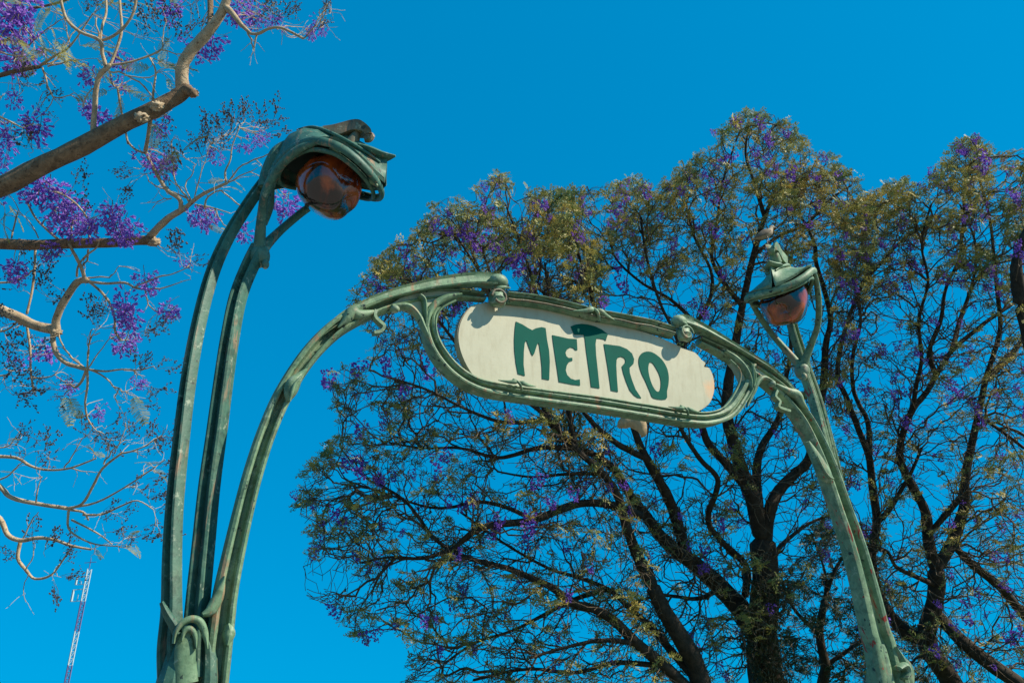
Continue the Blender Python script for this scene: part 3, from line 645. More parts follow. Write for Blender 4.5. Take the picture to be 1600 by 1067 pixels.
def jacaranda(label, limbs, D, region, natt, leaf_fn, flower_px, nflow, flow_fn, thick=3.2, seg=.17, rtip=.0046, group='jacarandas beyond the arch', cat='tree', leafmat=None, frondsz=1., name='jacaranda_tree', hole=None, leafper=5):
    """limbs: list of (pixel list with depth offset and width in px). first limb is the trunk."""
    nodes = []; par = []; rad = []; chains = []
    for li, (pts, w0, w1) in enumerate(limbs):
        P = np.array([at(p[0], p[1], D + (p[2] if len(p) > 2 else 0)) for p in pts]); R = (w1 + (w0 - w1) * (1 - np.linspace(0, 1, len(P))) ** 1.5) / 2 * D / FOC * .76
        if li == 0:
            gz = P[0]; g = np.array([gz[0] + .1, gz[1] + .1, 0.]); P = np.r_[[g, g + (gz - g) * [.3, .3, .55]], P]; R = np.r_[R[0] * 1.5, R[0] * 1.15, R]
            root = g
        Q = cr(np.c_[P, R], 5); chains.append(Q)
        last = -1
        for q in Q:
            if nodes and last == -1:
                last = int(np.argmin(((np.array(nodes) - q[:3]) ** 2).sum(1)))
            nodes.append(q[:3]); par.append(last); rad.append(q[3]); last = len(nodes) - 1
    tree = empty(name, root, label, cat, group)
    mb = MB()
    limb_mesh(mb, chains[0][:, :3][::3], chains[0][:, 3][::3], 11); mb.build('trunk', M_bark_far, tree, angle=80)
    for Q in chains[1:]:
        mb = MB(); limb_mesh(mb, Q[:, :3][::2] if len(Q) > 8 else Q[:, :3], Q[:, 3][::2] if len(Q) > 8 else Q[:, 3], 8); mb.build('limb', M_bark_far, tree, angle=80)
    # attractors fill the crown; each is joined to the nearest wood so far
    xs = [p[0] for p in region]; ys = [p[1] for p in region]; att = []; apx = []
    while len(att) < natt:
        q = np.c_[nr.uniform(min(xs), max(xs), 4000), nr.uniform(min(ys), max(ys), 4000)]
        q = q[inpoly(q, region)]
        ns_ = np.array([noise.noise(Vector((a[0] / 55., a[1] / 55., D))) + .5 * noise.noise(Vector((a[0] / 22., a[1] / 22., D + 5))) for a in q]) if len(q) else np.zeros(0)
        q = q[nr.rand(len(q)) < np.clip(.66 + 1.15 * ns_, .18, 1)]
        z = D + (nr.rand(len(q)) - .5) * thick
        for a, zz in zip(q, z): att.append(at(a[0], a[1], zz)); apx.append(a)
    att = np.array(att[:natt]); apx = np.array(apx[:natt])
    n0 = len(nodes); cap = n0 + natt * 8; X = np.zeros((cap, 3)); X[:n0] = nodes; par += [0] * (cap - n0); par = np.array(par); n = n0
    DR = np.zeros((cap, 3)); DR[:n0] = X[:n0] - X[np.maximum(par[:n0], 0)]; DR[:n0] /= np.linalg.norm(DR[:n0], axis=1, keepdims=True) + 1e-9
    dd = np.array([((X[:n0] - a) ** 2).sum(1).min() for a in att]); order = np.argsort(dd); tips = []
    fwd = W[2]
    for oi in order:
        a = att[oi]; df = a - X[:n]; dl = np.sqrt((df ** 2).sum(1)) + 1e-6; k = int(np.argmin(dl * (1.55 - (df * DR[:n]).sum(1) / dl))); s = X[k]; L = np.linalg.norm(a - s)
        if L < .05: continue
        m_ = max(1, min(7, int(round(L / seg)))); prev = k; side = np.cross(a - s, nr.normal(size=3)); side /= np.linalg.norm(side) + 1e-9; bow = nr.uniform(-.10, .10) * L
        for j in range(1, m_ + 1):
            if n >= cap: break
            u = j / m_; X[n] = s + (a - s) * u + side * bow * math.sin(math.pi * u) + nr.normal(size=3) * (.022 if j < m_ else 0) + np.array([0, 0, -.06 * L * math.sin(math.pi * u)])
            par[n] = prev; e_ = X[n] - X[prev]; e_ = .5 * DR[prev] + e_ / (np.linalg.norm(e_) + 1e-9); DR[n] = e_ / np.linalg.norm(e_); prev = n; n += 1
        tips.append((prev, oi))
    X = X[:n]; par = par[:n]; r = np.zeros(n); cnt = np.ones(n)
    haschild = np.zeros(n, bool)
    acc = np.zeros(n)
    for i in range(n - 1, n0 - 1, -1):
        r[i] = (acc[i] if acc[i] > 0 else rtip ** 2.4); acc[par[i]] += r[i]
    r = r ** (1 / 2.4); idx = np.arange(n0, n); r = np.minimum(r, .05)
    rp = np.where(par[idx] >= n0, np.minimum(r[par[idx]], r[idx] * 1.25), r[idx] * 1.2)
    V, F = prisms(X[par[idx]], X[idx], rp, r[idx], 4)
    mesh_obj('twigs', V, F, M_twig_far, tree, 'stuff', angle=80)
    # feathery leaves at tips
    lv = []; tipn = np.array([t_[0] for t_ in tips]); tpx = apx[[t_[1] for t_ in tips]]
    tuft_ = np.array([noise.noise(Vector(p * 1.5)) for p in X[tipn]]); prob = leaf_fn(tpx) * np.clip(.44 + 2.4 * tuft_, .05, 1); sel = tipn[nr.rand(len(tipn)) < prob]; 
    base_ = np.repeat(X[sel], leafper, 0); nb = len(base_); fd = unit(nb) * [1, 1, .55] + [0, 0, .05]; fd /= np.linalg.norm(fd, axis=1, keepdims=True)
    fl = nr.uniform(.10, .20, nb) * frondsz; wv = perp(fd); K = 7; cs = []; ds = []; ws = []
    for j in range(K):
        u = (j + .6) / K
        for sg in (-1, 1):
            c_ = base_ + fd * (fl * u)[:, None] + wv * (sg * fl * .17 * math.sin(math.pi * (.15 + .8 * u)))[:, None] + np.array([0, 0, -.25]) * (fl * u * u)[:, None] + nr.normal(size=(nb, 3)) * .008
            cs.append(c_); ds.append(wv * sg * .8 + fd * .6); ws.append(np.cross(fd, wv) * .35 + fd * .9)
    cs = np.concatenate(cs); ds = np.concatenate(ds); ds /= np.linalg.norm(ds, axis=1, keepdims=True); ws = np.concatenate(ws); ws /= np.linalg.norm(ws, axis=1, keepdims=True)
    V, F = quads(cs, ds, ws, np.tile(fl * .32, 2 * K), np.tile(fl * .14, 2 * K)); mesh_obj('foliage', V, F, leafmat or M_leaf_far, tree, 'stuff', smooth=False)
    # flowers
    k = 0
    for (x, y, s) in flower_px:
        p = at(x, y, D + rnd.uniform(-1.3, -.3)); inst(FC[k % 4], 'flower_cluster', tree, p, (rnd.uniform(-.4, .4), rnd.uniform(-.4, .4), rnd.uniform(0, 6.28)), s / 24.); k += 1
    pf = flow_fn(tpx); cand = [tipn[i] for i in range(len(tipn)) if nr.rand() < pf[i]]; rnd.shuffle(cand)
    for i in cand[:nflow]:
        inst(FC[k % 4], 'flower_cluster', tree, X[i] + [0, 0, -.05], (rnd.uniform(-.5, .5), rnd.uniform(-.5, .5), rnd.uniform(0, 6.28)), rnd.uniform(.45, .95)); k += 1
    return tree

topleaf = lambda y0, y1, lo, hi: (lambda P: np.clip(hi + (lo - hi) * (P[:, 1] - y0) / (y1 - y0), min(lo, hi), max(lo, hi)))
# left-hand jacaranda
T1 = [([(1098, 1075), (1074, 1012), (1042, 962), (1018, 912)], 44, 30),
      ([(1018, 912), (998, 872), (978, 820, -.2), (966, 776, -.3), (942, 740, -.4), (898, 700, -.6), (858, 655, -.8), (800, 610, -1), (740, 575, -1.2)], 28, 6),
      ([(1096, 1070), (1050, 1018, .2), (1022, 984, .3), (982, 948, .5), (950, 920, .6), (898, 900, .8), (858, 888, .9), (790, 850, 1), (720, 800, 1)], 20, 5),
      ([(1090, 1090), (1038, 1040, -.2), (994, 1004, -.4), (962, 972, -.5), (930, 952, -.6), (896, 942, -.7), (866, 920, -.8), (842, 908, -.8), (794, 888, -.8), (746, 876, -.8), (706, 860, -.7), (674, 836, -.6), (654, 808, -.5), (630, 780, -.4), (590, 755, -.2)], 26, 6),
      ([(706, 858, -.7), (660, 872, -.9), (610, 870, -1.1), (560, 880, -1.2)], 10, 4),
      ([(706, 860, -.7), (738, 832, -.9), (770, 820, -1), (834, 812, -.6), (898, 788, 0), (950, 788, .2), (1002, 806, .1)], 10, 18),
      ([(834, 812, -.6), (790, 792, -.6), (746, 784, -.5), (700, 793, -.3), (660, 790, 0), (600, 770, .3), (545, 752, .5)], 10, 4),
      ([(950, 920, .6), (900, 935, 1), (850, 960, 1.2), (800, 985, 1.2), (740, 1005, 1.2), (690, 1040, 1.2)], 12, 5),
      ([(1038, 1040, -.2), (960, 1035, -.2), (900, 1050, 0), (820, 1045, .2), (740, 1062, .4)], 12, 6),
      ([(994, 1004, -.4), (940, 1000, -.8), (880, 1012, -1), (820, 1030, -1.2)], 12, 5),
      ([(898, 700, -.6), (840, 700, -.4), (780, 715, -.2), (720, 700, 0), (660, 700, .2), (600, 690, .3)], 12, 4),
      ([(858, 655, -.8), (790, 660, -1), (730, 640, -1.1), (670, 610, -1.2), (610, 590, -1.2)], 9, 4),
      ([(942, 740, -.4), (890, 740, 0), (830, 745, .3), (770, 735, .5)], 9, 4),
      ([(740, 575, -1.2), (700, 520, -1.2), (660, 470, -1.2), (620, 430, -1.2)], 7, 4),
      ([(858, 655, -.8), (820, 560, -.6), (780, 480, -.4), (740, 410, -.3), (700, 350, -.3)], 12, 4),
      ([(898, 700, -.6), (880, 600, 0), (850, 500, .3), (820, 400, .5), (790, 320, .5)], 14, 4)]
R1 = [(458, 775), (478, 740), (475, 715), (520, 690), (530, 655), (515, 600), (530, 572), (575, 560), (580, 530), (552, 500), (556, 450), (590, 405), (612, 378), (645, 362), (685, 312), (720, 302), (780, 275), (805, 290), (860, 300), (905, 300), (940, 420), (950, 560), (960, 700), (1020, 880), (1060, 1067), (610, 1085), (645, 1010), (600, 985), (545, 1002), (520, 950), (480, 935), (464, 905), (485, 860)]
def lf1(P):
    a = np.clip((520 - P[:, 1]) / 130, 0, 1) * .58 + .20
    b = np.clip((620 - P[:, 0]) / 120, 0, 1) * .5 * (P[:, 1] < 860)
    return np.clip(np.maximum(a, b), 0, 1)
FL1 = [(512, 592, 28), (560, 575, 30), (600, 572, 26), (665, 560, 26), (668, 585, 26), (628, 592, 18), (632, 610, 24), (577, 617, 14), (600, 650, 16), (563, 670, 26), (598, 663, 16), (683, 720, 26), (686, 745, 20), (543, 722, 26), (562, 735, 24), (614, 742, 18), (700, 710, 20), (735, 780, 26), (722, 790, 20), (772, 825, 30), (780, 812, 22), (825, 822, 32), (828, 806, 24), (800, 790, 18), (838, 755, 22), (490, 860, 22), (528, 955, 18), (570, 995, 20), (590, 990, 18), (740, 1015, 16), (690, 1015, 18), (645, 740, 14), (460, 773, 14), (522, 800, 22), (535, 815, 20), (500, 820, 16), (592, 875, 18), (560, 870, 14), (628, 830, 14), (630, 392, 22), (640, 410, 26), (700, 362, 22), (730, 365, 24), (760, 370, 26), (745, 380, 24), (800, 405, 28), (810, 418, 24), (690, 400, 18), (655, 430, 20), (755, 312, 18), (765, 330, 22), (825, 360, 20), (720, 420, 20), (615, 435, 18), (595, 450, 16), (780, 388, 20)]
jacaranda('jacaranda behind the left half of the sign, limbs sweeping left over bare sky', T1, 14., R1, 13500, lf1, FL1, 170, lambda P: np.where(P[:, 1] < 560, .35, .10), hole=lambda q: np.where((q[:, 1] > 560) & (q[:, 0] > 560), .8, 1.))

T2 = [([(1200, 1080), (1194, 1030), (1190, 985), (1196, 930), (1196, 880), (1190, 835)], 74, 52),
      ([(1190, 1010), (1160, 955), (1126, 918), (1090, 884, -.3), (1058, 862, -.4), (1030, 835, -.5), (1010, 806, -.6), (986, 776, -.7), (962, 736, -.9), (930, 712, -1), (885, 688, -1.2), (840, 640, -1.3)], 46, 10),
      ([(1074, 872, -.3), (1050, 792, -.6), (1026, 744, -.9), (1010, 716, -1), (994, 680, -1.1), (975, 620, -1.2), (950, 560, -1.2), (930, 480, -1.1), (905, 400, -.9), (890, 340, -.8)], 26, 5),
      ([(1190, 835), (1174, 772), (1162, 744), (1146, 692), (1136, 650), (1138, 600), (1148, 545), (1160, 478), (1177, 400), (1195, 340), (1206, 318), (1236, 300), (1262, 280)], 38, 6),
      ([(1194, 850), (1202, 800), (1216, 768, .2), (1240, 742, .3), (1264, 716, .4), (1278, 650, .5), (1287, 600, .5), (1290, 540, .5), (1298, 499, .6), (1287, 450, .6), (1275, 410, .6), (1272, 380, .6), (1255, 345, .6), (1236, 325, .6)], 30, 6),
      ([(1190, 835), (1182, 740, .3), (1192, 695, .5), (1216, 655, .7), (1226, 600, .8), (1236, 540, .9), (1228, 460, 1), (1240, 380, 1)], 22, 6),
      ([(1164, 930), (1166, 885), (1134, 852, -.3), (1106, 812, -.5), (1122, 752, -.7), (1092, 715, -.8), (1060, 660, -.9), (1050, 600, -.9), (1060, 540, -.9), (1030, 470, -.9), (1010, 400, -.9), (1000, 330, -.9)], 16, 5),
      ([(1174, 772), (1140, 730, -.2), (1105, 690, -.4), (1090, 640, -.5), (1060, 590, -.6), (1070, 530, -.6), (1105, 478, -.5), (1112, 428, -.4), (1085, 370, -.3), (1070, 310, -.3)], 20, 5),
      ([(1160, 478), (1130, 440), (1112, 400), (1120, 350), (1128, 290), (1150, 220)], 12, 4),
      ([(1195, 340), (1180, 290), (1165, 240), (1172, 195)], 10, 4),
      ([(1177, 400), (1215, 370, .4), (1260, 350, .6), (1300, 310, .7), (1330, 290, .8)], 9, 4),
      ([(1196, 905), (1215, 860, .6), (1240, 835, 1), (1270, 815, 1.3), (1310, 800, 1.4)], 14, 5),
      ([(1126, 918), (1090, 935, .4), (1040, 930, .7), (990, 940, .9), (950, 960, 1)], 12, 4),
      ([(1150, 545), (1105, 520, .3), (1050, 470, .5), (1000, 440, .7), (960, 400, .8), (950, 350, .8)], 11, 4),
      ([(1010, 716, -1), (960, 690, -1.3), (910, 640, -1.5), (880, 560, -1.6), (860, 480, -1.5), (850, 400, -1.4)], 14, 4)]
R2 = [(820, 310), (870, 300), (905, 292), (960, 288), (990, 268), (1015, 292), (1050, 282), (1065, 252), (1112, 232), (1130, 200), (1170, 168), (1200, 175), (1238, 195), (1290, 238), (1330, 265), (1360, 300), (1370, 420), (1330, 560), (1310, 700), (1300, 860), (1240, 950), (1150, 1067), (1020, 1067), (960, 900), (880, 760), (830, 620), (810, 450)]
lf2 = lambda P: np.clip((500 - P[:, 1]) / 190, 0, 1) * .64 + .16
FL2 = [(905, 320, 26), (918, 328, 22), (975, 302, 26), (965, 330, 26), (958, 350, 24), (980, 345, 20), (1115, 205, 14), (1145, 245, 20), (1180, 238, 20), (1235, 270, 24), (1080, 285, 20), (1105, 300, 20), (1120, 258, 18), (1090, 352, 20), (1105, 355, 18), (970, 440, 24), (975, 450, 22), (965, 415, 22), (935, 720, 24), (945, 760, 16), (1090, 675, 18), (1140, 700, 16), (1100, 858, 20), (1205, 950, 18), (1140, 790, 20), (1000, 410, 18), (1050, 395, 20), (1130, 430, 20), (1240, 640, 16), (1180, 650, 18), (1030, 610, 16), (800, 520, 15), (1200, 250, 18), (1275, 275, 20), (1310, 275, 18)]
jacaranda('tall jacaranda behind the right half of the sign, forking into black upright limbs', T2, 15.5, R2, 12500, lf2, FL2, 200, lambda P: np.where(P[:, 1] < 560, .25, .12))

T3 = [([(1494, 1080), (1466, 1034), (1447, 1000), (1458, 952), (1464, 912), (1460, 885)], 44, 32),
      ([(1460, 885), (1450, 840), (1446, 800), (1430, 768), (1416, 742), (1406, 715), (1410, 680), (1426, 640), (1449, 611, .2), (1463, 586, .3), (1488, 547, .4), (1525, 516, .5), (1545, 500, .6), (1590, 470, .8)], 24, 8),
      ([(1462, 890), (1490, 842, .2), (1506, 790, .3), (1508, 750, .3), (1516, 705, .4), (1528, 650, .4), (1540, 594, .5), (1551, 558, .5), (1563, 510, .5), (1557, 448, .5), (1553, 400, .5), (1546, 340, .5), (1530, 280, .5)], 26, 5),
      ([(1455, 830), (1490, 790, -.3), (1506, 770, -.3)], 12, 12),
      ([(1447, 1000), (1420, 990, .2), (1396, 968, .3), (1378, 940, .4), (1366, 904, .5), (1362, 864, .5), (1370, 816, .5), (1363, 760, .5), (1358, 715, .5), (1340, 667, .5), (1320, 615, .5), (1309, 589, .5), (1316, 532, .5), (1345, 450, .6), (1380, 408, .7), (1410, 375, .8), (1449, 350, .9)], 30, 6),
      ([(1370, 816, .5), (1390, 795, .2), (1410, 762, 0), (1425, 735, -.1), (1440, 700, -.2)], 14, 6),
      ([(1358, 715, .5), (1356, 660, .8), (1335, 615, 1), (1332, 560, 1), (1345, 500, 1), (1335, 440, 1), (1350, 370, 1), (1370, 310, 1)], 13, 4),
      ([(1426, 640), (1432, 600, -.4), (1440, 560, -.6), (1436, 500, -.7), (1450, 440, -.8), (1440, 380, -.8), (1455, 320, -.8)], 10, 4),
      ([(1463, 586, .3), (1452, 550, 0), (1470, 500, 0), (1478, 450, 0), (1500, 400, 0), (1505, 340, 0), (1510, 270, 0)], 12, 4),
      ([(1488, 547, .4), (1500, 500, .8), (1520, 440, 1), (1524, 380, 1), (1500, 320, 1)], 12, 4),
      ([(1466, 960), (1490, 988, -.4), (1530, 1024, -.6), (1590, 1066, -.8), (1650, 1110, -1)], 22, 30),
      ([(1490, 852, .2), (1522, 884, .6), (1562, 916, .9), (1600, 960, 1.1), (1660, 1020, 1.3)], 14, 22),
      ([(1540, 594, .5), (1575, 560, .9), (1605, 520, 1.1), (1640, 480, 1.3)], 14, 10),
      ([(1464, 915), (1430, 900, -.4), (1400, 885, -.6), (1385, 860, -.7), (1350, 850, -.8)], 12, 5),
      ([(1528, 650, .4), (1560, 670, 0), (1600, 700, -.3)], 9, 6)]
R3 = [(1300, 260), (1335, 270), (1380, 290), (1415, 278), (1442, 292), (1462, 258), (1498, 215), (1528, 213), (1550, 238), (1600, 232), (1660, 250), (1660, 1080), (1330, 1080), (1340, 900), (1310, 760), (1290, 600), (1300, 430)]
lf3 = lambda P: np.clip((490 - P[:, 1]) / 190, 0, 1) * .8 + .16
FL3 = [(1525, 215, 16), (1500, 232, 22), (1512, 236, 20), (1535, 245, 26), (1455, 268, 16), (1445, 290, 22), (1465, 285, 20), (1310, 395, 24), (1330, 415, 22), (1475, 435, 26), (1500, 440, 20), (1490, 605, 26), (1480, 600, 24), (1500, 612, 20), (1410, 610, 22), (1350, 610, 22), (1355, 600, 20), (1535, 650, 20), (1535, 663, 18), (1388, 912, 16), (1465, 942, 14), (1525, 925, 18), (1510, 940, 18), (1555, 870, 20), (1570, 868, 20), (1575, 995, 24), (1590, 985, 20), (1590, 405, 20), (1420, 665, 20), (1380, 380, 18), (1440, 420, 16)]
jacaranda('jacaranda at the right edge with a dark S-shaped trunk beside the right lamp post', T3, 16., R3, 11500, lf3, FL3, 200, lambda P: np.where(P[:, 1] < 620, .25, .12))

# trunk passing the right-hand edge
T5 = [([(1680, 900), (1650, 700), (1618, 560), (1596, 470)], 40, 30), ([(1596, 470), (1588, 425), (1594, 385), (1612, 345), (1640, 300)], 30, 10), ([(1596, 470), (1620, 400, .6), (1650, 330, .8)], 14, 6)]
jacaranda('thick-trunked tree cut off by the right edge of the picture', T5, 13.2, [(1585, 300), (1700, 240), (1720, 600), (1600, 560), (1580, 450), (1575, 380)], 260, lambda P: P[:, 1] * 0 + .35, [(1590, 395, 20), (1585, 300, 20)], 12, lambda P: P[:, 1] * 0 + .2, thick=2., group='jacarandas beyond the arch')

# dark evergreen low behind
T4 = [([(1285, 1100), (1290, 1040), (1280, 990), (1290, 930)], 26, 14), ([(1290, 930), (1310, 880), (1340, 850)], 10, 5), ([(1280, 990), (1240, 950), (1220, 900)], 10, 5), ([(1290, 1040), (1350, 1000), (1400, 980)], 10, 5), ([(1285, 960), (1290, 900), (1270, 840)], 9, 4)]
jacaranda('dense dark evergreen low behind the right lamp post', T4, 22., [(1215, 900), (1235, 850), (1280, 810), (1330, 790), (1370, 830), (1400, 890), (1440, 960), (1450, 1080), (1200, 1080), (1225, 980)], 1500, lambda P: P[:, 1] * 0 + .8, [], 0, lambda P: P[:, 1] * 0, thick=4, leafmat=M_leaf_dark, frondsz=1.5, name='evergreen_tree', group=None, cat='tree')

# ------------------------------------------------------------------ the near jacaranda, reaching in from the left
M_bark_near = bark_mat('tan_bark', (.34, .25, .155), (.56, .44, .29), (.15, .10, .065), 9)
M_bark_big = bark_mat('brown_bark', (.12, .078, .048), (.31, .205, .12), (.055, .037, .025), 11)
M_leaf_near = leaf_mat('young_frond', (.20, .25, .06), (.52, .42, .08), (.32, .34, .10), .4, 5)
M_bud = leaf_mat('bud_and_calyx', (.05, .06, .03), (.11, .10, .06), (.14, .06, .12), .15, 20)
near_root = at(-60, 300, 6.9) * [1, 1, 0] + np.array([-2.6, .6, 0])
near = empty('jacaranda_tree', near_root, 'near jacaranda reaching in from the left with bare tan limbs and purple clusters', 'tree')
twP, twQ, twR0, twR1 = [], [], [], []; bnodes = []
def nb(pts, w0, w1, D0, D1=None, big=False, name='limb'):
    D1 = D0 if D1 is None else D1; n = len(pts)
    Dp = np.linspace(D0, D1, n); P = np.array([at(p[0], p[1], d) for p, d in zip(pts, Dp)]); R = np.linspace(w0, w1, n) / 2 * Dp / FOC
    bnodes.append(cr(P, 6))
    if max(w0, w1) >= 3.4:
        mb = MB(); limb_mesh(mb, P, R, 12 if big else 8, .18); mb.build(name, M_bark_big if big else M_bark_near, near, angle=80)
    else:
        Q = cr(np.c_[P, R], 3); Q[1:-1, :3] += nr.normal(size=(len(Q) - 2, 3)) * .004
        twP.append(Q[:-1, :3]); twQ.append(Q[1:, :3]); twR0.append(Q[:-1, 3]); twR1.append(Q[1:, 3])
    return P, R
tr0 = near_root
trk = [tr0, tr0 + [.1, 0, 1.5], tr0 + [.0, .1, 3.0], tr0 + [.1, .2, 4.3], tr0 + [-.1, .3, 6.5], tr0 + [.2, .4, 8.5]]
mb = MB(); limb_mesh(mb, np.array(trk), np.array([.34, .27, .24, .2, .14, .08]), 14, .15); mb.build('trunk', M_bark_big, near, angle=80)
def lead(k, px, D, r):      # limb outside the frame, from the trunk to where a branch enters
    P = np.array([trk[k], (np.array(trk[k]) * .5 + at(*px, D) * .5) + [0, 0, .15], at(*px, D)])
    mb = MB(); limb_mesh(mb, P, np.array([r * 1.4, r * 1.15, r]), 10, .15); mb.build('limb', M_bark_big, near, angle=80)
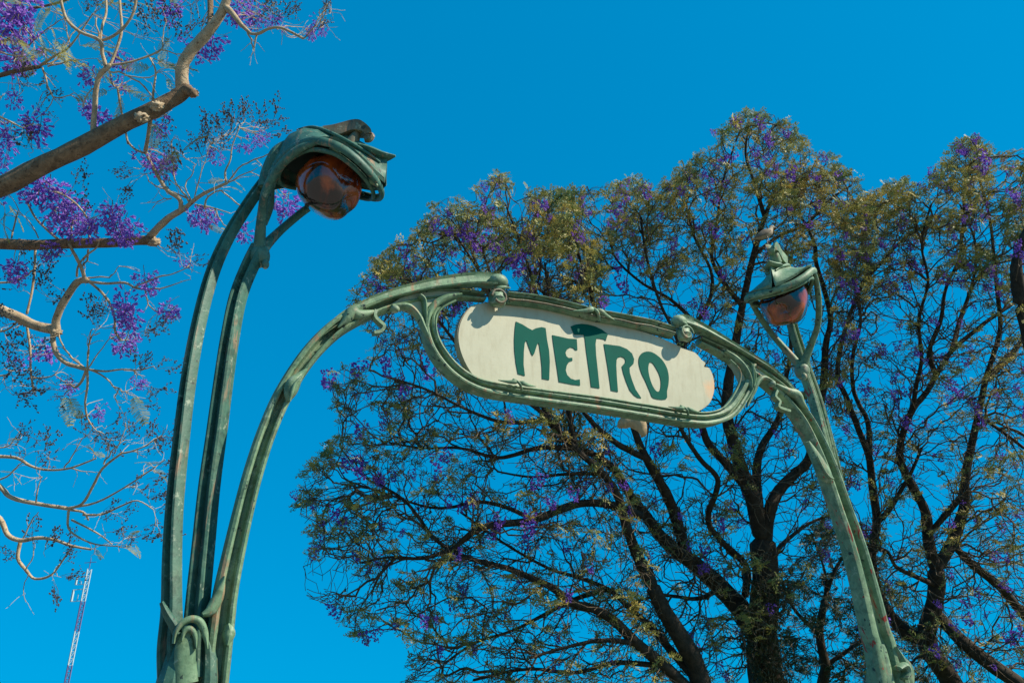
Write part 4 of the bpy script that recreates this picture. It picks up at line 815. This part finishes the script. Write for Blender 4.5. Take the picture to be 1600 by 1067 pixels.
BR = [
 ([(-60, 318), (0, 292), (60, 262), (130, 228), (200, 190), (250, 166), (275, 152), (292, 140)], 34, 22, 6.5, 6.8, 1),
 ([(288, 146), (284, 126), (286, 100), (300, 78), (318, 58), (335, 38), (350, 12), (362, -25)], 21, 13, 6.8, 6.8, 0),
 ([(276, 150), (292, 141), (303, 147)], 22, 12, 6.8, 6.7, 1),
 ([(327, 48), (329, 25), (328, -20)], 9, 9, 6.8, 7, 1),
 ([(350, 10), (362, 20), (376, 38), (392, 53)], 11, 5, 6.8, 6.7, 0),
 ([(392, 53), (404, 53), (418, 46), (434, 43), (450, 48), (474, 61)], 5, 3.4, 6.7, 6.6, 0),
 ([(387, 50), (392, 62), (396, 78)], 3, 2, 6.7, 6.7, 0), ([(402, 54), (398, 68), (396, 80)], 3, 1.5, 6.7, 6.7, 0),
 ([(474, 61), (490, 45), (500, 25), (512, 8)], 2.5, 1, 6.6, 6.6, 0),
 ([(145, 215), (146, 195), (148, 165), (150, 140), (156, 118), (172, 102)], 8, 8, 6.65, 6.6, 0),
 ([(168, 108), (160, 86), (156, 64), (125, 50), (105, 32), (97, 10), (94, -15)], 6, 4, 6.6, 6.5, 0),
 ([(156, 66), (152, 45), (151, 28)], 3, 2, 6.6, 6.6, 0), ([(157, 64), (160, 40), (166, 20), (165, -10)], 4, 3.4, 6.6, 6.8, 0),
 ([(158, 64), (178, 56), (198, 38), (210, 15), (214, -15)], 4.5, 4, 6.6, 6.6, 0),
 ([(172, 102), (182, 78), (190, 48), (188, 15), (186, -15)], 4.5, 4, 6.6, 6.7, 0),
 ([(172, 102), (200, 98), (232, 88), (252, 78)], 4, 2.5, 6.6, 6.7, 0), ([(252, 78), (254, 55), (260, 30)], 2, 1.2, 6.7, 6.7, 0), ([(252, 78), (285, 86), (300, 80)], 2, 1.2, 6.7, 6.7, 0),
 ([(170, 112), (195, 116), (218, 128), (236, 148)], 3, 2, 6.6, 6.7, 0), ([(195, 118), (235, 122), (252, 108)], 2, 1.4, 6.6, 6.6, 0),
 ([(184, 138), (188, 165), (194, 195), (200, 225)], 3.4, 3, 6.9, 7, 0), ([(238, 165), (240, 140), (243, 110), (232, 88)], 4, 2, 6.8, 6.8, 0), ([(234, 185), (230, 215), (226, 235)], 4, 4, 6.9, 7, 0),
 ([(130, 168), (134, 150), (146, 138)], 2.5, 1.5, 6.6, 6.6, 0),
 ([(-40, 125), (0, 118), (30, 110), (60, 105)], 8, 6, 7, 7, 1), ([(60, 105), (85, 88), (110, 72), (145, 22)], 4.5, 2, 7, 7, 0), ([(58, 105), (90, 92), (112, 55), (140, 30)], 3, 1.2, 7, 7.2, 0),
 ([(66, 106), (72, 125), (84, 152), (105, 150), (118, 146)], 3, 1.2, 7, 7, 0), ([(75, 104), (95, 100), (113, 95)], 3, 1.5, 7, 7, 0), ([(110, 72), (104, 45), (100, 25)], 2, 1, 7, 7, 0),
 ([(-20, 35), (20, 24), (50, 14), (90, 5), (130, -10)], 4.5, 3.4, 7.2, 7.2, 1), ([(20, 24), (45, 50), (55, 80)], 3, 1.2, 7.2, 7.2, 0), ([(45, 72), (75, 45), (100, 30)], 2.5, 1.2, 7.2, 7.2, 0),
 ([(-10, 178), (15, 190), (35, 200)], 4, 2, 6.8, 6.8, 0), ([(-10, 75), (10, 85), (35, 88)], 3, 2, 6.9, 6.9, 0),
 ([(-60, 380), (0, 381), (60, 383), (120, 380), (180, 379), (222, 376), (241, 376)], 17, 14, 7, 7.1, 1),
 ([(234, 372), (246, 357), (262, 342), (278, 332), (291, 324)], 12, 9, 7.1, 7, 0),
 ([(282, 330), (281, 312), (262, 298), (248, 278), (234, 252), (228, 238)], 7, 4.5, 7, 6.9, 0), ([(228, 238), (232, 215), (236, 190), (238, 165)], 4.5, 3.4, 6.9, 6.8, 0), ([(228, 240), (212, 234), (200, 222), (197, 210)], 3.6, 3, 6.9, 7, 0),
 ([(291, 324), (310, 308), (330, 297), (355, 286)], 7, 4.5, 7, 6.9, 0), ([(353, 286), (352, 268), (360, 250), (363, 228), (374, 200)], 3.4, 1.5, 6.9, 6.9, 0), ([(355, 286), (385, 270), (402, 262)], 2.4, 1, 6.9, 6.8, 0), ([(392, 252), (420, 240), (448, 222)], 2.4, 1, 6.9, 6.8, 0), ([(355, 286), (372, 265), (392, 252)], 2.6, 2.2, 6.9, 6.9, 0),
 ([(298, 318), (285, 300), (272, 278), (270, 250), (268, 225)], 3, 1.5, 7, 7, 0), ([(300, 316), (290, 292), (300, 270), (306, 258)], 2.2, 1, 7, 7, 0), ([(304, 312), (310, 285), (320, 255), (328, 225)], 2, 1, 7, 7, 0), ([(300, 315), (270, 300), (240, 290), (228, 272)], 2.4, 1.2, 7, 7, 0),
 ([(320, 322), (325, 308), (345, 298), (368, 318), (380, 324)], 3, 1.8, 6.9, 6.8, 0), ([(305, 320), (335, 326), (360, 334)], 2.6, 1.2, 7, 7, 0), ([(335, 326), (345, 345), (355, 355)], 2, 1.2, 7, 7, 0), ([(268, 310), (252, 312), (238, 325)], 2, .8, 7, 7, 0),
 ([(92, 375), (72, 358), (55, 340), (42, 315)], 4, 3, 7.05, 7.2, 0), ([(66, 350), (80, 335), (88, 325)], 2.5, 1.4, 7.1, 7.1, 0), ([(139, 374), (139, 348), (125, 325), (105, 308), (85, 300)], 3.4, 2, 7.05, 7.1, 0), ([(113, 374), (112, 350)], 3, 2.4, 7.05, 7.1, 0), ([(60, 372), (45, 345), (30, 330)], 2, 1, 7.1, 7.1, 0), ([(18, 372), (25, 340), (28, 332)], 2.6, 2, 7.1, 7.2, 0),
 ([(-60, 455), (0, 483), (25, 494), (50, 506), (75, 513), (90, 515)], 18, 14, 7.3, 7.2, 0),
 ([(88, 517), (88, 500), (95, 480), (108, 458), (122, 440), (137, 438)], 12, 10, 7.2, 7.1, 0),
 ([(133, 440), (128, 420), (118, 400), (108, 382)], 6, 4.5, 7.1, 7, 0), ([(120, 432), (122, 416), (134, 400), (150, 388), (155, 378)], 3.4, 2.6, 7.1, 7, 0), ([(138, 390), (138, 405), (130, 415)], 3, 2.5, 7.1, 7.1, 0),
 ([(138, 440), (165, 443), (195, 442), (212, 450), (232, 452)], 4, 3.4, 7.1, 7, 0), ([(212, 448), (230, 440), (250, 432), (270, 428), (300, 415)], 3.4, 1.4, 7, 6.9, 0), ([(232, 452), (262, 448), (295, 437)], 3, 1, 7, 6.9, 0), ([(226, 452), (230, 470), (238, 482), (250, 488)], 2.4, 1.6, 7, 7, 0), ([(138, 434), (165, 433), (178, 428), (186, 416)], 2.4, 1, 7.1, 7.1, 0),
 ([(140, 441), (158, 456), (172, 475), (179, 498), (180, 518), (190, 532)], 4, 3.4, 7.1, 7, 0),
 ([(84, 515), (83, 535), (90, 555), (105, 568), (122, 573), (136, 577)], 9, 6, 7.2, 7.1, 0),
 ([(136, 577), (138, 550), (140, 535), (143, 515)], 3, 1.6, 7.1, 7.1, 0), ([(138, 538), (146, 525), (156, 520)], 2.4, 1.2, 7.1, 7.1, 0), ([(136, 577), (152, 552), (172, 528)], 2.6, 1.2, 7.1, 7.1, 0), ([(130, 573), (112, 558), (98, 540), (92, 522)], 2.8, 2.2, 7.15, 7.15, 0),
 ([(136, 577), (165, 580), (190, 577), (218, 578), (240, 572)], 3.6, 1.6, 7.1, 7, 0), ([(142, 578), (165, 590), (185, 608), (198, 612)], 3, 1.6, 7.1, 7, 0), ([(136, 577), (137, 600), (133, 630), (136, 652)], 4, 2.6, 7.1, 7.2, 0), ([(134, 580), (128, 595), (118, 605), (110, 600)], 4.5, 3, 7.1, 7.2, 0), ([(136, 650), (145, 668), (165, 680)], 2, 1.2, 7.2, 7.2, 0), ([(185, 608), (180, 625), (190, 630)], 2, 1, 7, 7, 0),
 ([(55, 388), (54, 420), (50, 455), (42, 490)], 4, 3.6, 7.3, 7.2, 0), ([(42, 508), (47, 545), (48, 580), (53, 612)], 4, 3, 7.3, 7.3, 0), ([(40, 430), (20, 440), (-10, 442)], 3, 3, 7.3, 7.3, 0), ([(40, 432), (52, 420), (60, 408)], 2.5, 1.5, 7.3, 7.3, 0), ([(30, 500), (10, 515), (-10, 520)], 3, 3, 7.3, 7.3, 0), ([(52, 590), (80, 588), (90, 580)], 2.4, 1.2, 7.3, 7.3, 0), ([(-10, 590), (10, 585), (28, 575)], 3, 1.5, 7.3, 7.3, 0),
 ([(-60, 700), (0, 760), (18, 777), (60, 787), (105, 794)], 8, 6, 7.6, 7.5, 0),
 ([(105, 794), (128, 787), (145, 760), (160, 732), (190, 708)], 4.5, 3.4, 7.5, 7.4, 0), ([(190, 708), (215, 702), (250, 682)], 3, 1.2, 7.4, 7.3, 0), ([(162, 725), (175, 705), (190, 688), (196, 660)], 2.6, 1.2, 7.4, 7.4, 0), ([(110, 793), (150, 785), (190, 764), (230, 738), (258, 718)], 3.6, 1.6, 7.5, 7.3, 0), ([(130, 804), (160, 803), (190, 790), (215, 782), (240, 796)], 3.8, 1.6, 7.5, 7.4, 0),
 ([(107, 796), (130, 800), (138, 812)], 4, 3, 7.5, 7.5, 0), ([(107, 798), (107, 825), (125, 840), (150, 850), (185, 853)], 4, 1.8, 7.5, 7.4, 0), ([(112, 812), (140, 826), (160, 838), (175, 850)], 3.4, 1.6, 7.5, 7.4, 0), ([(56, 785), (60, 760), (66, 745)], 2.4, 1, 7.5, 7.5, 0),
 ([(-40, 712), (0, 713), (28, 716), (48, 728), (75, 734), (110, 731), (150, 716)], 6, 2.4, 7.7, 7.5, 0), ([(100, 730), (112, 715), (125, 690), (135, 680)], 2.4, 1.2, 7.6, 7.6, 0), ([(110, 731), (135, 737), (152, 737)], 2, .8, 7.6, 7.6, 0),
 ([(-30, 790), (0, 810), (12, 835), (32, 844), (60, 840), (85, 843), (110, 852), (142, 858)], 9, 3.4, 7.8, 7.6, 0), ([(32, 846), (28, 872), (42, 892), (55, 904), (80, 898), (98, 875), (112, 855)], 6, 2, 7.8, 7.6, 0), ([(36, 840), (50, 815), (60, 800)], 2.4, 1.4, 7.8, 7.8, 0), ([(40, 890), (52, 868), (55, 850)], 2, 1, 7.7, 7.7, 0), ([(44, 895), (37, 920), (40, 940)], 1.4, .8, 7.7, 7.7, 0),
 ([(-20, 755), (10, 745), (25, 730), (35, 722)], 3, 1.4, 7.7, 7.7, 0), ([(-10, 700), (15, 695), (30, 675)], 2.4, 1, 7.6, 7.6, 0),
]
for pts, w0, w1, a, b2, big in BR: nb(pts, w0, w1, a, b2, bool(big))
lead(3, (-55, 316), 6.5, .10); lead(2, (-58, 380), 7.0, .055); lead(2, (-58, 455), 7.3, .055); lead(2, (-38, 125), 7.0, .03); lead(1, (-58, 702), 7.6, .035); lead(1, (-38, 712), 7.7, .025); lead(1, (-28, 790), 7.8, .04)
for (x, y, D, s) in ((222, 184, 6.5, .05), (246, 166, 6.55, .045), (302, 146, 6.72, .04), (241, 378, 7.05, .045), (88, 520, 7.15, .04), (60, 510, 7.22, .02)):
    mb = MB(); blob(mb, at(x, y, D + .03), s * 1.15, s * .8, s * .8, seg=18, rings=12, fn=lambda d: 1 + .7 * noise.noise(Vector(d * 3.1 + np.array([x * .1, 0, 0])))); mb.build('branch_knot', M_bark_near, near, angle=80)

BN = np.concatenate(bnodes)
def stem_to(p, rr=.003):
    dd = ((BN - p) ** 2).sum(1); q = BN[int(np.argmin(dd))]; L = math.sqrt(dd.min())
    if L < .03 or L > .75: return
    side = np.cross(p - q, nr.normal(size=3)); side /= np.linalg.norm(side) + 1e-9; n_ = max(3, int(L / .06))
    Q = np.array([q + (p - q) * (k / n_) + side * .13 * L * math.sin(math.pi * k / n_) + (nr.normal(size=3) * .006 if 0 < k < n_ else 0) for k in range(n_ + 1)])
    R = np.linspace(rr * 1.35, rr * .8, n_ + 1); twP.append(Q[:-1]); twQ.append(Q[1:]); twR0.append(R[:-1]); twR1.append(R[1:])
# floret, cluster, frond and bud-sprig meshes, shared by every copy
def floret(c, d, L):
    d = d / np.linalg.norm(d); a = np.cross(d, [.31, .2, .93]); a /= np.linalg.norm(a); b = np.cross(d, a); V = []; F = []
    for u, r in ((0, .05), (.45, .16), (.85, .2)):
        for j in range(5):
            t_ = 2 * math.pi * j / 5; V.append(c + d * L * u + (a * math.cos(t_) + b * math.sin(t_)) * r * L)
    for i in range(2):
        for j in range(5): F.append((i * 5 + j, i * 5 + (j + 1) % 5, (i + 1) * 5 + (j + 1) % 5, (i + 1) * 5 + j))
    for j in range(5):
        t_ = 2 * math.pi * (j + .5) / 5; V.append(c + d * L * 1.0 + (a * math.cos(t_) + b * math.sin(t_)) * .42 * L); F.append((10 + j, 10 + (j + 1) % 5, 15 + j))
    return V, F
def make(name, fn, mats):
    mb = MB(); ids = fn(mb); V = np.concatenate(mb.v); me = bpy.data.meshes.new(name); me.from_pydata([tuple(p) for p in V], [], mb.f)
    for m_ in mats: me.materials.append(m_)
    for p, i in zip(me.polygons, ids): p.material_index = i
    return me
def cluster_mesh(mb, n, hx, hz):
    ids = []
    sweep(mb, [(0, 0, hz * 1.3), (0.01, 0, hz * .3), (0, .01, -hz * .8)], .006, .006, ROUND[::3], world=False, sub=2); ids += [1] * (len(mb.f) - len(ids))
    for i in range(n):
        u = rnd.random(); r = hx * (1 - .55 * u) * math.sqrt(rnd.random()) ; t_ = rnd.random() * 6.283
        c = np.array([r * math.cos(t_), r * math.sin(t_), hz * (.8 - 1.7 * u)]); d = np.array([math.cos(t_) * .8, math.sin(t_) * .8, rnd.uniform(-.9, .3)]) + nr.normal(size=3) * .3
        V, F = floret(c, d, rnd.uniform(.032, .048)); mb.add(V, F); ids += [0] * len(F)
    return ids
NC = [make('flower_cluster', lambda mb, k=k: cluster_mesh(mb, k[0], k[1], k[2]), [M_flower, M_bud]) for k in ((50, .10, .10), (38, .085, .09), (58, .10, .135), (26, .09, .09), (18, .105, .08))]
def frond_mesh(mb):
    ids = []; Lr = .34; droop = rnd.uniform(.06, .16)
    R = [np.array([u * Lr, 0, -droop * u * u]) for u in np.linspace(0, 1, 8)]
    sweep(mb, R, .005, .005, ROUND[::3], world=False, sub=1, front=(0, 0, 1)); ids += [0] * (len(mb.f))
    for i in range(1, 11):
        u = i / 11; p = np.array([u * Lr, 0, -droop * u * u])
        for s in (-1, 1):
            pl = .095 * math.sin(math.pi * (.12 + .83 * u)) * rnd.uniform(.85, 1.1); d = np.array([.45, s * .9, rnd.uniform(-.45, .05)]); d /= np.linalg.norm(d)
            K = 7
            for j in range(1, K + 1):
                c = p + d * pl * j / K; w_ = np.array([d[1] * s, -d[0] * s, .0]) * s
                for q in (-1, 1):
                    e = (w_ * q + d * .35); e /= np.linalg.norm(e); ll = .017 * (1 - .35 * j / K)
                    V = [c, c + e * ll * .5 + d * .0068, c + e * ll, c + e * ll * .5 - d * .0068]; mb.add(V, [(0, 1, 2, 3)]); ids.append(0)
    return ids
NF = [make('leaf_frond', frond_mesh, [M_leaf_near]) for _ in range(3)]
def sprig_mesh(mb):
    ids = []; n0 = 0
    def br_(p, d, L, lev):
        q = p + d * L; mid = (p + q) / 2 + nr.normal(size=3) * L * .05
        sweep(mb, [p, mid, q], [.005 / (lev + 1), .004 / (lev + 1), .0025], [.005 / (lev + 1), .004 / (lev + 1), .0025], [(.5, 0), (-.25, .43), (-.25, -.43)], (.2, .5, .8), world=False, sub=1, cap=False)
        ids.extend([1] * (len(mb.f) - len(ids)))
        if lev >= 2:
            for e in (q, mid):
                s = rnd.uniform(.006, .011); c = e + nr.normal(size=3) * .006
                mb.add([c + np.array(v_) * s for v_ in ((1, 0, 0), (-1, 0, 0), (0, 1, 0), (0, -1, 0), (0, 0, 1.4), (0, 0, -1.4))], [(0, 2, 4), (2, 1, 4), (1, 3, 4), (3, 0, 4), (2, 0, 5), (1, 2, 5), (3, 1, 5), (0, 3, 5)])
                ids.extend([0] * 8)
            return
        for k in range(5 if lev == 0 else 3):
            u = .25 + .75 * k / (4 if lev == 0 else 2); dd = d + nr.normal(size=3) * .55; dd /= np.linalg.norm(dd); br_(p + d * L * u, dd, L * (.42 if lev == 0 else .5), lev + 1)
    br_(np.zeros(3), np.array([0, 0, 1.]), .2, 0)
    return ids
NS = [make('bud_sprig', sprig_mesh, [M_bud, M_bud]) for _ in range(4)]
CL = [(28, 12, 50), (15, 42, 44), (33, 48, 40), (35, 92, 46), (22, 100, 36), (12, 5, 40), (265, 8, 34), (266, 30, 20), (332, 72, 34), (318, 78, 32), (306, 88, 24), (368, 12, 34), (374, 30, 26), (395, 30, 30), (400, 20, 26), (362, 28, 24), (178, 84, 24), (192, 98, 28), (138, 122, 28), (148, 178, 30), (158, 190, 32), (136, 172, 24), (182, 130, 22), (195, 138, 16), (50, 196, 34), (60, 205, 36), (28, 148, 24), (22, 160, 22), (10, 222, 24), (8, 245, 26), (2, 205, 26), (260, 178, 22), (254, 192, 20), (250, 205, 20), (10, 285, 26), (60, 296, 40), (78, 302, 44), (50, 305, 34), (98, 318, 40), (112, 330, 34), (90, 330, 36), (100, 345, 34), (82, 345, 24), (122, 352, 34), (135, 362, 36), (112, 362, 26), (175, 332, 30), (185, 345, 34), (168, 345, 28), (190, 362, 30), (206, 366, 28), (180, 365, 26), (148, 350, 28), (228, 248, 26), (240, 258, 24), (258, 262, 34), (250, 270, 24), (262, 255, 24), (310, 338, 28), (322, 344, 30), (334, 338, 24), (450, 322, 40), (444, 330, 26), (382, 366, 28), (372, 362, 18), (80, 392, 26), (78, 400, 22), (18, 420, 30), (28, 428, 26), (230, 442, 28), (216, 436, 18), (236, 450, 20), (286, 408, 20), (294, 412, 14), (195, 476, 34), (200, 494, 32), (192, 490, 28), (204, 508, 30), (194, 532, 34), (202, 540, 26), (262, 487, 28), (270, 490, 20), (70, 552, 32), (60, 552, 22), (82, 556, 20), (22, 558, 20), (34, 566, 22), (104, 598, 22), (110, 608, 18), (212, 598, 20), (224, 600, 16), (158, 636, 18), (154, 650, 18), (488, 55, 18), (497, 36, 22), (484, 48, 14), (505, 50, 14), (430, 32, 20), (442, 44, 12), (420, 38, 14), (395, 210, 22), (406, 222, 16), (388, 232, 16), (412, 215, 18), (340, 248, 22), (330, 240, 14), (375, 228, 18), (5, 310, 20), (0, 60, 40), (300, 345, 16), (290, 62, 20)]
k = 0
for (x, y, s) in CL:
    D = 6.95 + rnd.uniform(-.15, .35) + (.2 if y > 500 else 0)
    v_ = NC[rnd.choice((0, 1, 2)) if s > 24 else rnd.choice((3, 4, 1))]
    stem_to(at(x, y, D) + [0, 0, .08])
    inst(v_, 'flower_cluster', near, at(x, y, D), (rnd.uniform(-.5, .5), rnd.uniform(-.5, .5), rnd.uniform(0, 6.28)), s / 30.)
FR = [(18, 58, 200), (30, 62, -30), (45, 70, 150), (58, 72, -20), (70, 80, 190), (90, 86, -10), (80, 80, -40), (55, 52, 60), (62, 55, -50), (82, 45, -70), (88, 62, -60), (98, 66, -55), (125, 72, 20), (140, 74, 5), (118, 92, -25), (130, 98, -30), (145, 105, -40), (250, 98, 90), (245, 100, -5), (260, 102, 8), (235, 105, 190), (262, 122, -45), (190, 132, -10), (200, 142, 10), (170, 142, 190), (188, 150, -90), (360, 292, -20), (368, 284, -10), (350, 282, 170), (14, 322, -60), (8, 330, -110), (250, 276, 60), (284, 238, 60), (78, 8, 30), (90, 12, -20), (30, 8, 150), (150, 8, 20), (10, 10, 120), (170, 6, 60), (5, 150, 200), (240, 235, 70), (150, 92, -15), (405, 45, 150), (135, 698, 10), (146, 706, -10), (205, 760, 10), (228, 725, 20), (238, 735, -5), (250, 742, -20), (232, 722, 170), (196, 852, -30), (212, 850, -70), (202, 838, 30), (22, 742, -40), (20, 738, 150), (12, 690, 40), (110, 620, -90), (208, 618, -60), (100, 618, -60), (150, 858, -60), (148, 866, 20), (325, 352, -30), (345, 356, -20), (55, 60, 170), (20, 78, -60), (268, 12, 80), (205, 3, 10)]
for (x, y, a) in FR:
    D = 6.95 + rnd.uniform(-.2, .3) + (.5 if y > 640 else 0); a = math.radians(a + rnd.uniform(-15, 15))
    X_ = W[0] * math.cos(a) - W[1] * math.sin(a) - W[2] * rnd.uniform(-.3, .3); X_ /= np.linalg.norm(X_)
    Z_ = np.array([0, 0, 1.]) + nr.normal(size=3) * .35 - W[2] * .5; Y_ = np.cross(Z_, X_); Y_ /= np.linalg.norm(Y_); Z_ = np.cross(X_, Y_)
    Mt = Matrix(((X_[0], Y_[0], Z_[0]), (X_[1], Y_[1], Z_[1]), (X_[2], Y_[2], Z_[2])))
    stem_to(at(x, y, D), .0025)
    inst(NF[rnd.randrange(3)], 'leaf_frond', near, at(x, y, D), Mt.to_euler(), (.36 if y > 640 or x > 300 else .7) * rnd.uniform(.85, 1.15))
SP = [(228, 40, 80), (240, 30, 60), (225, 62, 70), (272, 62, 50), (255, 62, 100), (360, 205, 85), (366, 192, 95), (350, 215, 110), (384, 195, 70), (398, 205, 60), (410, 208, 50), (422, 195, 60), (335, 215, 95), (332, 200, 90), (432, 232, 25), (345, 235, 100), (270, 225, 95), (266, 245, 80), (440, 30, 35), (450, 22, 30), (425, 38, 60), (505, 22, 60), (512, 14, 45), (495, 50, 40), (390, 12, 80), (410, 15, 60), (402, 28, 40), (215, 262, 190), (208, 280, 230), (300, 410, 20), (285, 400, 90), (268, 400, 95), (160, 505, 120), (145, 500, 100), (205, 520, 10), (225, 515, 20), (240, 510, 30), (180, 485, 150), (240, 575, 10), (225, 580, 40), (210, 585, 70), (230, 600, -20), (225, 625, -10), (100, 618, 200), (80, 612, 190), (85, 590, 170), (120, 600, 160), (170, 680, -20), (155, 670, -60), (165, 668, 20), (10, 540, 60), (8, 510, 120), (5, 600, 30), (20, 610, 0), (5, 580, 70), (28, 595, 60), (12, 620, 20), (40, 550, 80), (20, 560, 100), (240, 690, 30), (250, 682, 20), (225, 695, 50), (200, 690, 80), (150, 690, 60), (130, 685, 80), (250, 722, 0), (235, 745, 10), (238, 712, 50), (240, 800, 30), (230, 785, 40), (200, 770, 60), (185, 800, 20), (160, 815, 40), (170, 830, 10), (185, 848, 10), (230, 828, 20), (215, 838, 30), (100, 880, 20), (90, 895, -20), (80, 905, -60), (70, 860, 70), (60, 852, 100), (95, 862, 40), (30, 870, 150), (75, 705, 70), (60, 735, 60), (30, 690, 60), (40, 700, 30), (15, 700, 10), (35, 405, 100), (90, 402, 200), (70, 440, 110), (60, 460, 70), (75, 470, 40), (35, 460, 120), (50, 135, 60), (62, 150, 30), (58, 172, 0), (36, 230, 60), (48, 235, 90), (5, 20, 100), (150, 20, 100), (130, 20, 60), (175, 10, 60), (300, 40, 70), (250, 150, 260), (270, 210, 270), (135, 345, 100), (120, 300, 90), (265, 300, 100), (310, 250, 80), (318, 238, 70), (20, 130, 40)]
for (x, y, a) in SP:
    for rep in range(2):
        D = 7.0 + rnd.uniform(-.2, .4) + (.4 if y > 640 else 0); a2 = math.radians(a + rnd.uniform(-35, 35))
        Z_ = W[0] * math.cos(a2) - W[1] * math.sin(a2) + W[2] * rnd.uniform(-.4, .4)
        sp_ = at(x + rnd.uniform(-9, 9), y + rnd.uniform(-7, 7), D); rep or stem_to(sp_, .0022)
        inst(NS[rnd.randrange(4)], 'bud_sprig', near, sp_, Vector(Z_).to_track_quat('Z', 'X').to_euler(), rnd.uniform(.55, 1.0))
# thin forking twigs off the traced shoots
P_ = np.concatenate(twP); Q_ = np.concatenate(twQ); A0 = np.concatenate(twR0); A1 = np.concatenate(twR1)
ex = []
for i in range(len(P_)):
    if rnd.random() < .42:
        d = (Q_[i] - P_[i]); d /= np.linalg.norm(d) + 1e-9; p = Q_[i]; dd = d + nr.normal(size=3) * .6; dd /= np.linalg.norm(dd); r = A1[i] * .55
        for s in range(rnd.randrange(2, 6)):
            q = p + dd * .045; ex.append((p, q, max(r, .0018), max(r * .8, .0016))); p = q; r *= .8; dd = dd + nr.normal(size=3) * .25; dd /= np.linalg.norm(dd)
ep = np.array([e[0] for e in ex]); eq = np.array([e[1] for e in ex]); er = np.array([e[2] for e in ex]); es = np.array([e[3] for e in ex])
V, F = prisms(np.r_[P_, ep], np.r_[Q_, eq], np.r_[A0, er], np.r_[A1, es], 6)
mesh_obj('twigs', V, F, M_bark_near, near, 'stuff', angle=80)

# ------------------------------------------------------------------ dry husk caught in the far tree
M_husk = simple('dry_husk', (.50, .36, .20), .8, var=.4, bmp=.4, sc_=18)
D = 12.6; hp = [(966, 668), (974, 661), (985, 657), (996, 661), (1003, 671), (1006, 683)]
husk = MB(); sweep(husk, [at(x, y, D) for x, y in hp], [.06, .17, .22, .22, .17, .07], [.03, .08, .09, .09, .07, .03], [(.5, -.5), (.5, .1), (.25, .42), (0, .5), (-.25, .42), (-.5, .1), (-.5, -.5), (-.25, .15), (0, .25), (.25, .15)], tuple(-W[2]), world=False, wob=.03)
hk = husk.build('dry_palm_husk', M_husk, origin=at(985, 680, D)); tag(hk, 'curled dry brown husk caught in twigs just below the sign', category='husk')

# tufts of dry leaves growing on the centre tree's trunk
def tuft():
    org = at(1192, 985, 15.0); n = 2600; u = nr.rand(n)
    px_ = 1165 + 65 * nr.rand(n) + 10 * np.sin(u * 9); py_ = 905 + 175 * u; P = np.array([at(x, y, 15.05 + z) for x, y, z in zip(px_, py_, nr.uniform(-.25, .25, n))])
    d = unit(n) * [1, 1, 1.6] - [0, 0, .7]; d /= np.linalg.norm(d, axis=1, keepdims=True)
    V, F = quads(P, d, perp(d), nr.uniform(.05, .16, n), nr.uniform(.015, .045, n))
    o = mesh_obj('trunk_creeper', V, F, leaf_mat('creeper_leaf', (.03, .045, .02), (.10, .07, .035), (.05, .07, .03), .2, 4), kind=None, smooth=False, origin=org)
    tag(o, 'ragged dry creeper leaves clinging to the thick centre trunk', category='creeper')
tuft()

# pale dry strands hanging and winding round the centre tree
def strands():
    P0_, P1_, R_ = [], [], []
    guide = [((1100, 890), 15.1), ((1060, 850), 15.0), ((1120, 905), 15.1), ((1030, 830), 14.9), ((1180, 930), 15.2), ((1195, 880), 15.2), ((1010, 790), 14.8), ((1190, 960), 15.1), ((960, 740), 14.5), ((905, 690), 14.3)]
    for k in range(230):
        (x, y), D = rnd.choice(guide); p = at(x + rnd.uniform(-26, 26), y + rnd.uniform(-24, 24), D + rnd.uniform(-.25, .1))
        d = unit(1)[0]; n_ = rnd.randrange(6, 15); r_ = rnd.uniform(.004, .008)
        for j in range(n_):
            q = p + d * .05; P0_.append(p); P1_.append(q); R_.append(r_); p = q; d = d + nr.normal(size=3) * .5 + np.array([0, 0, -.12]); d /= np.linalg.norm(d)
    R_ = np.array(R_); V, F = prisms(np.array(P0_), np.array(P1_), R_, R_, 4)
    o = mesh_obj('dry_vine', V, F, simple('dry_vine_stem', (.34, .25, .15), .9, var=.5, bmp=0), kind='stuff', angle=80, origin=at(1100, 890, 15.1))
    tag(o, 'tangle of pale dry vine strands on the forked limbs of the centre tree', category='vine')
strands()
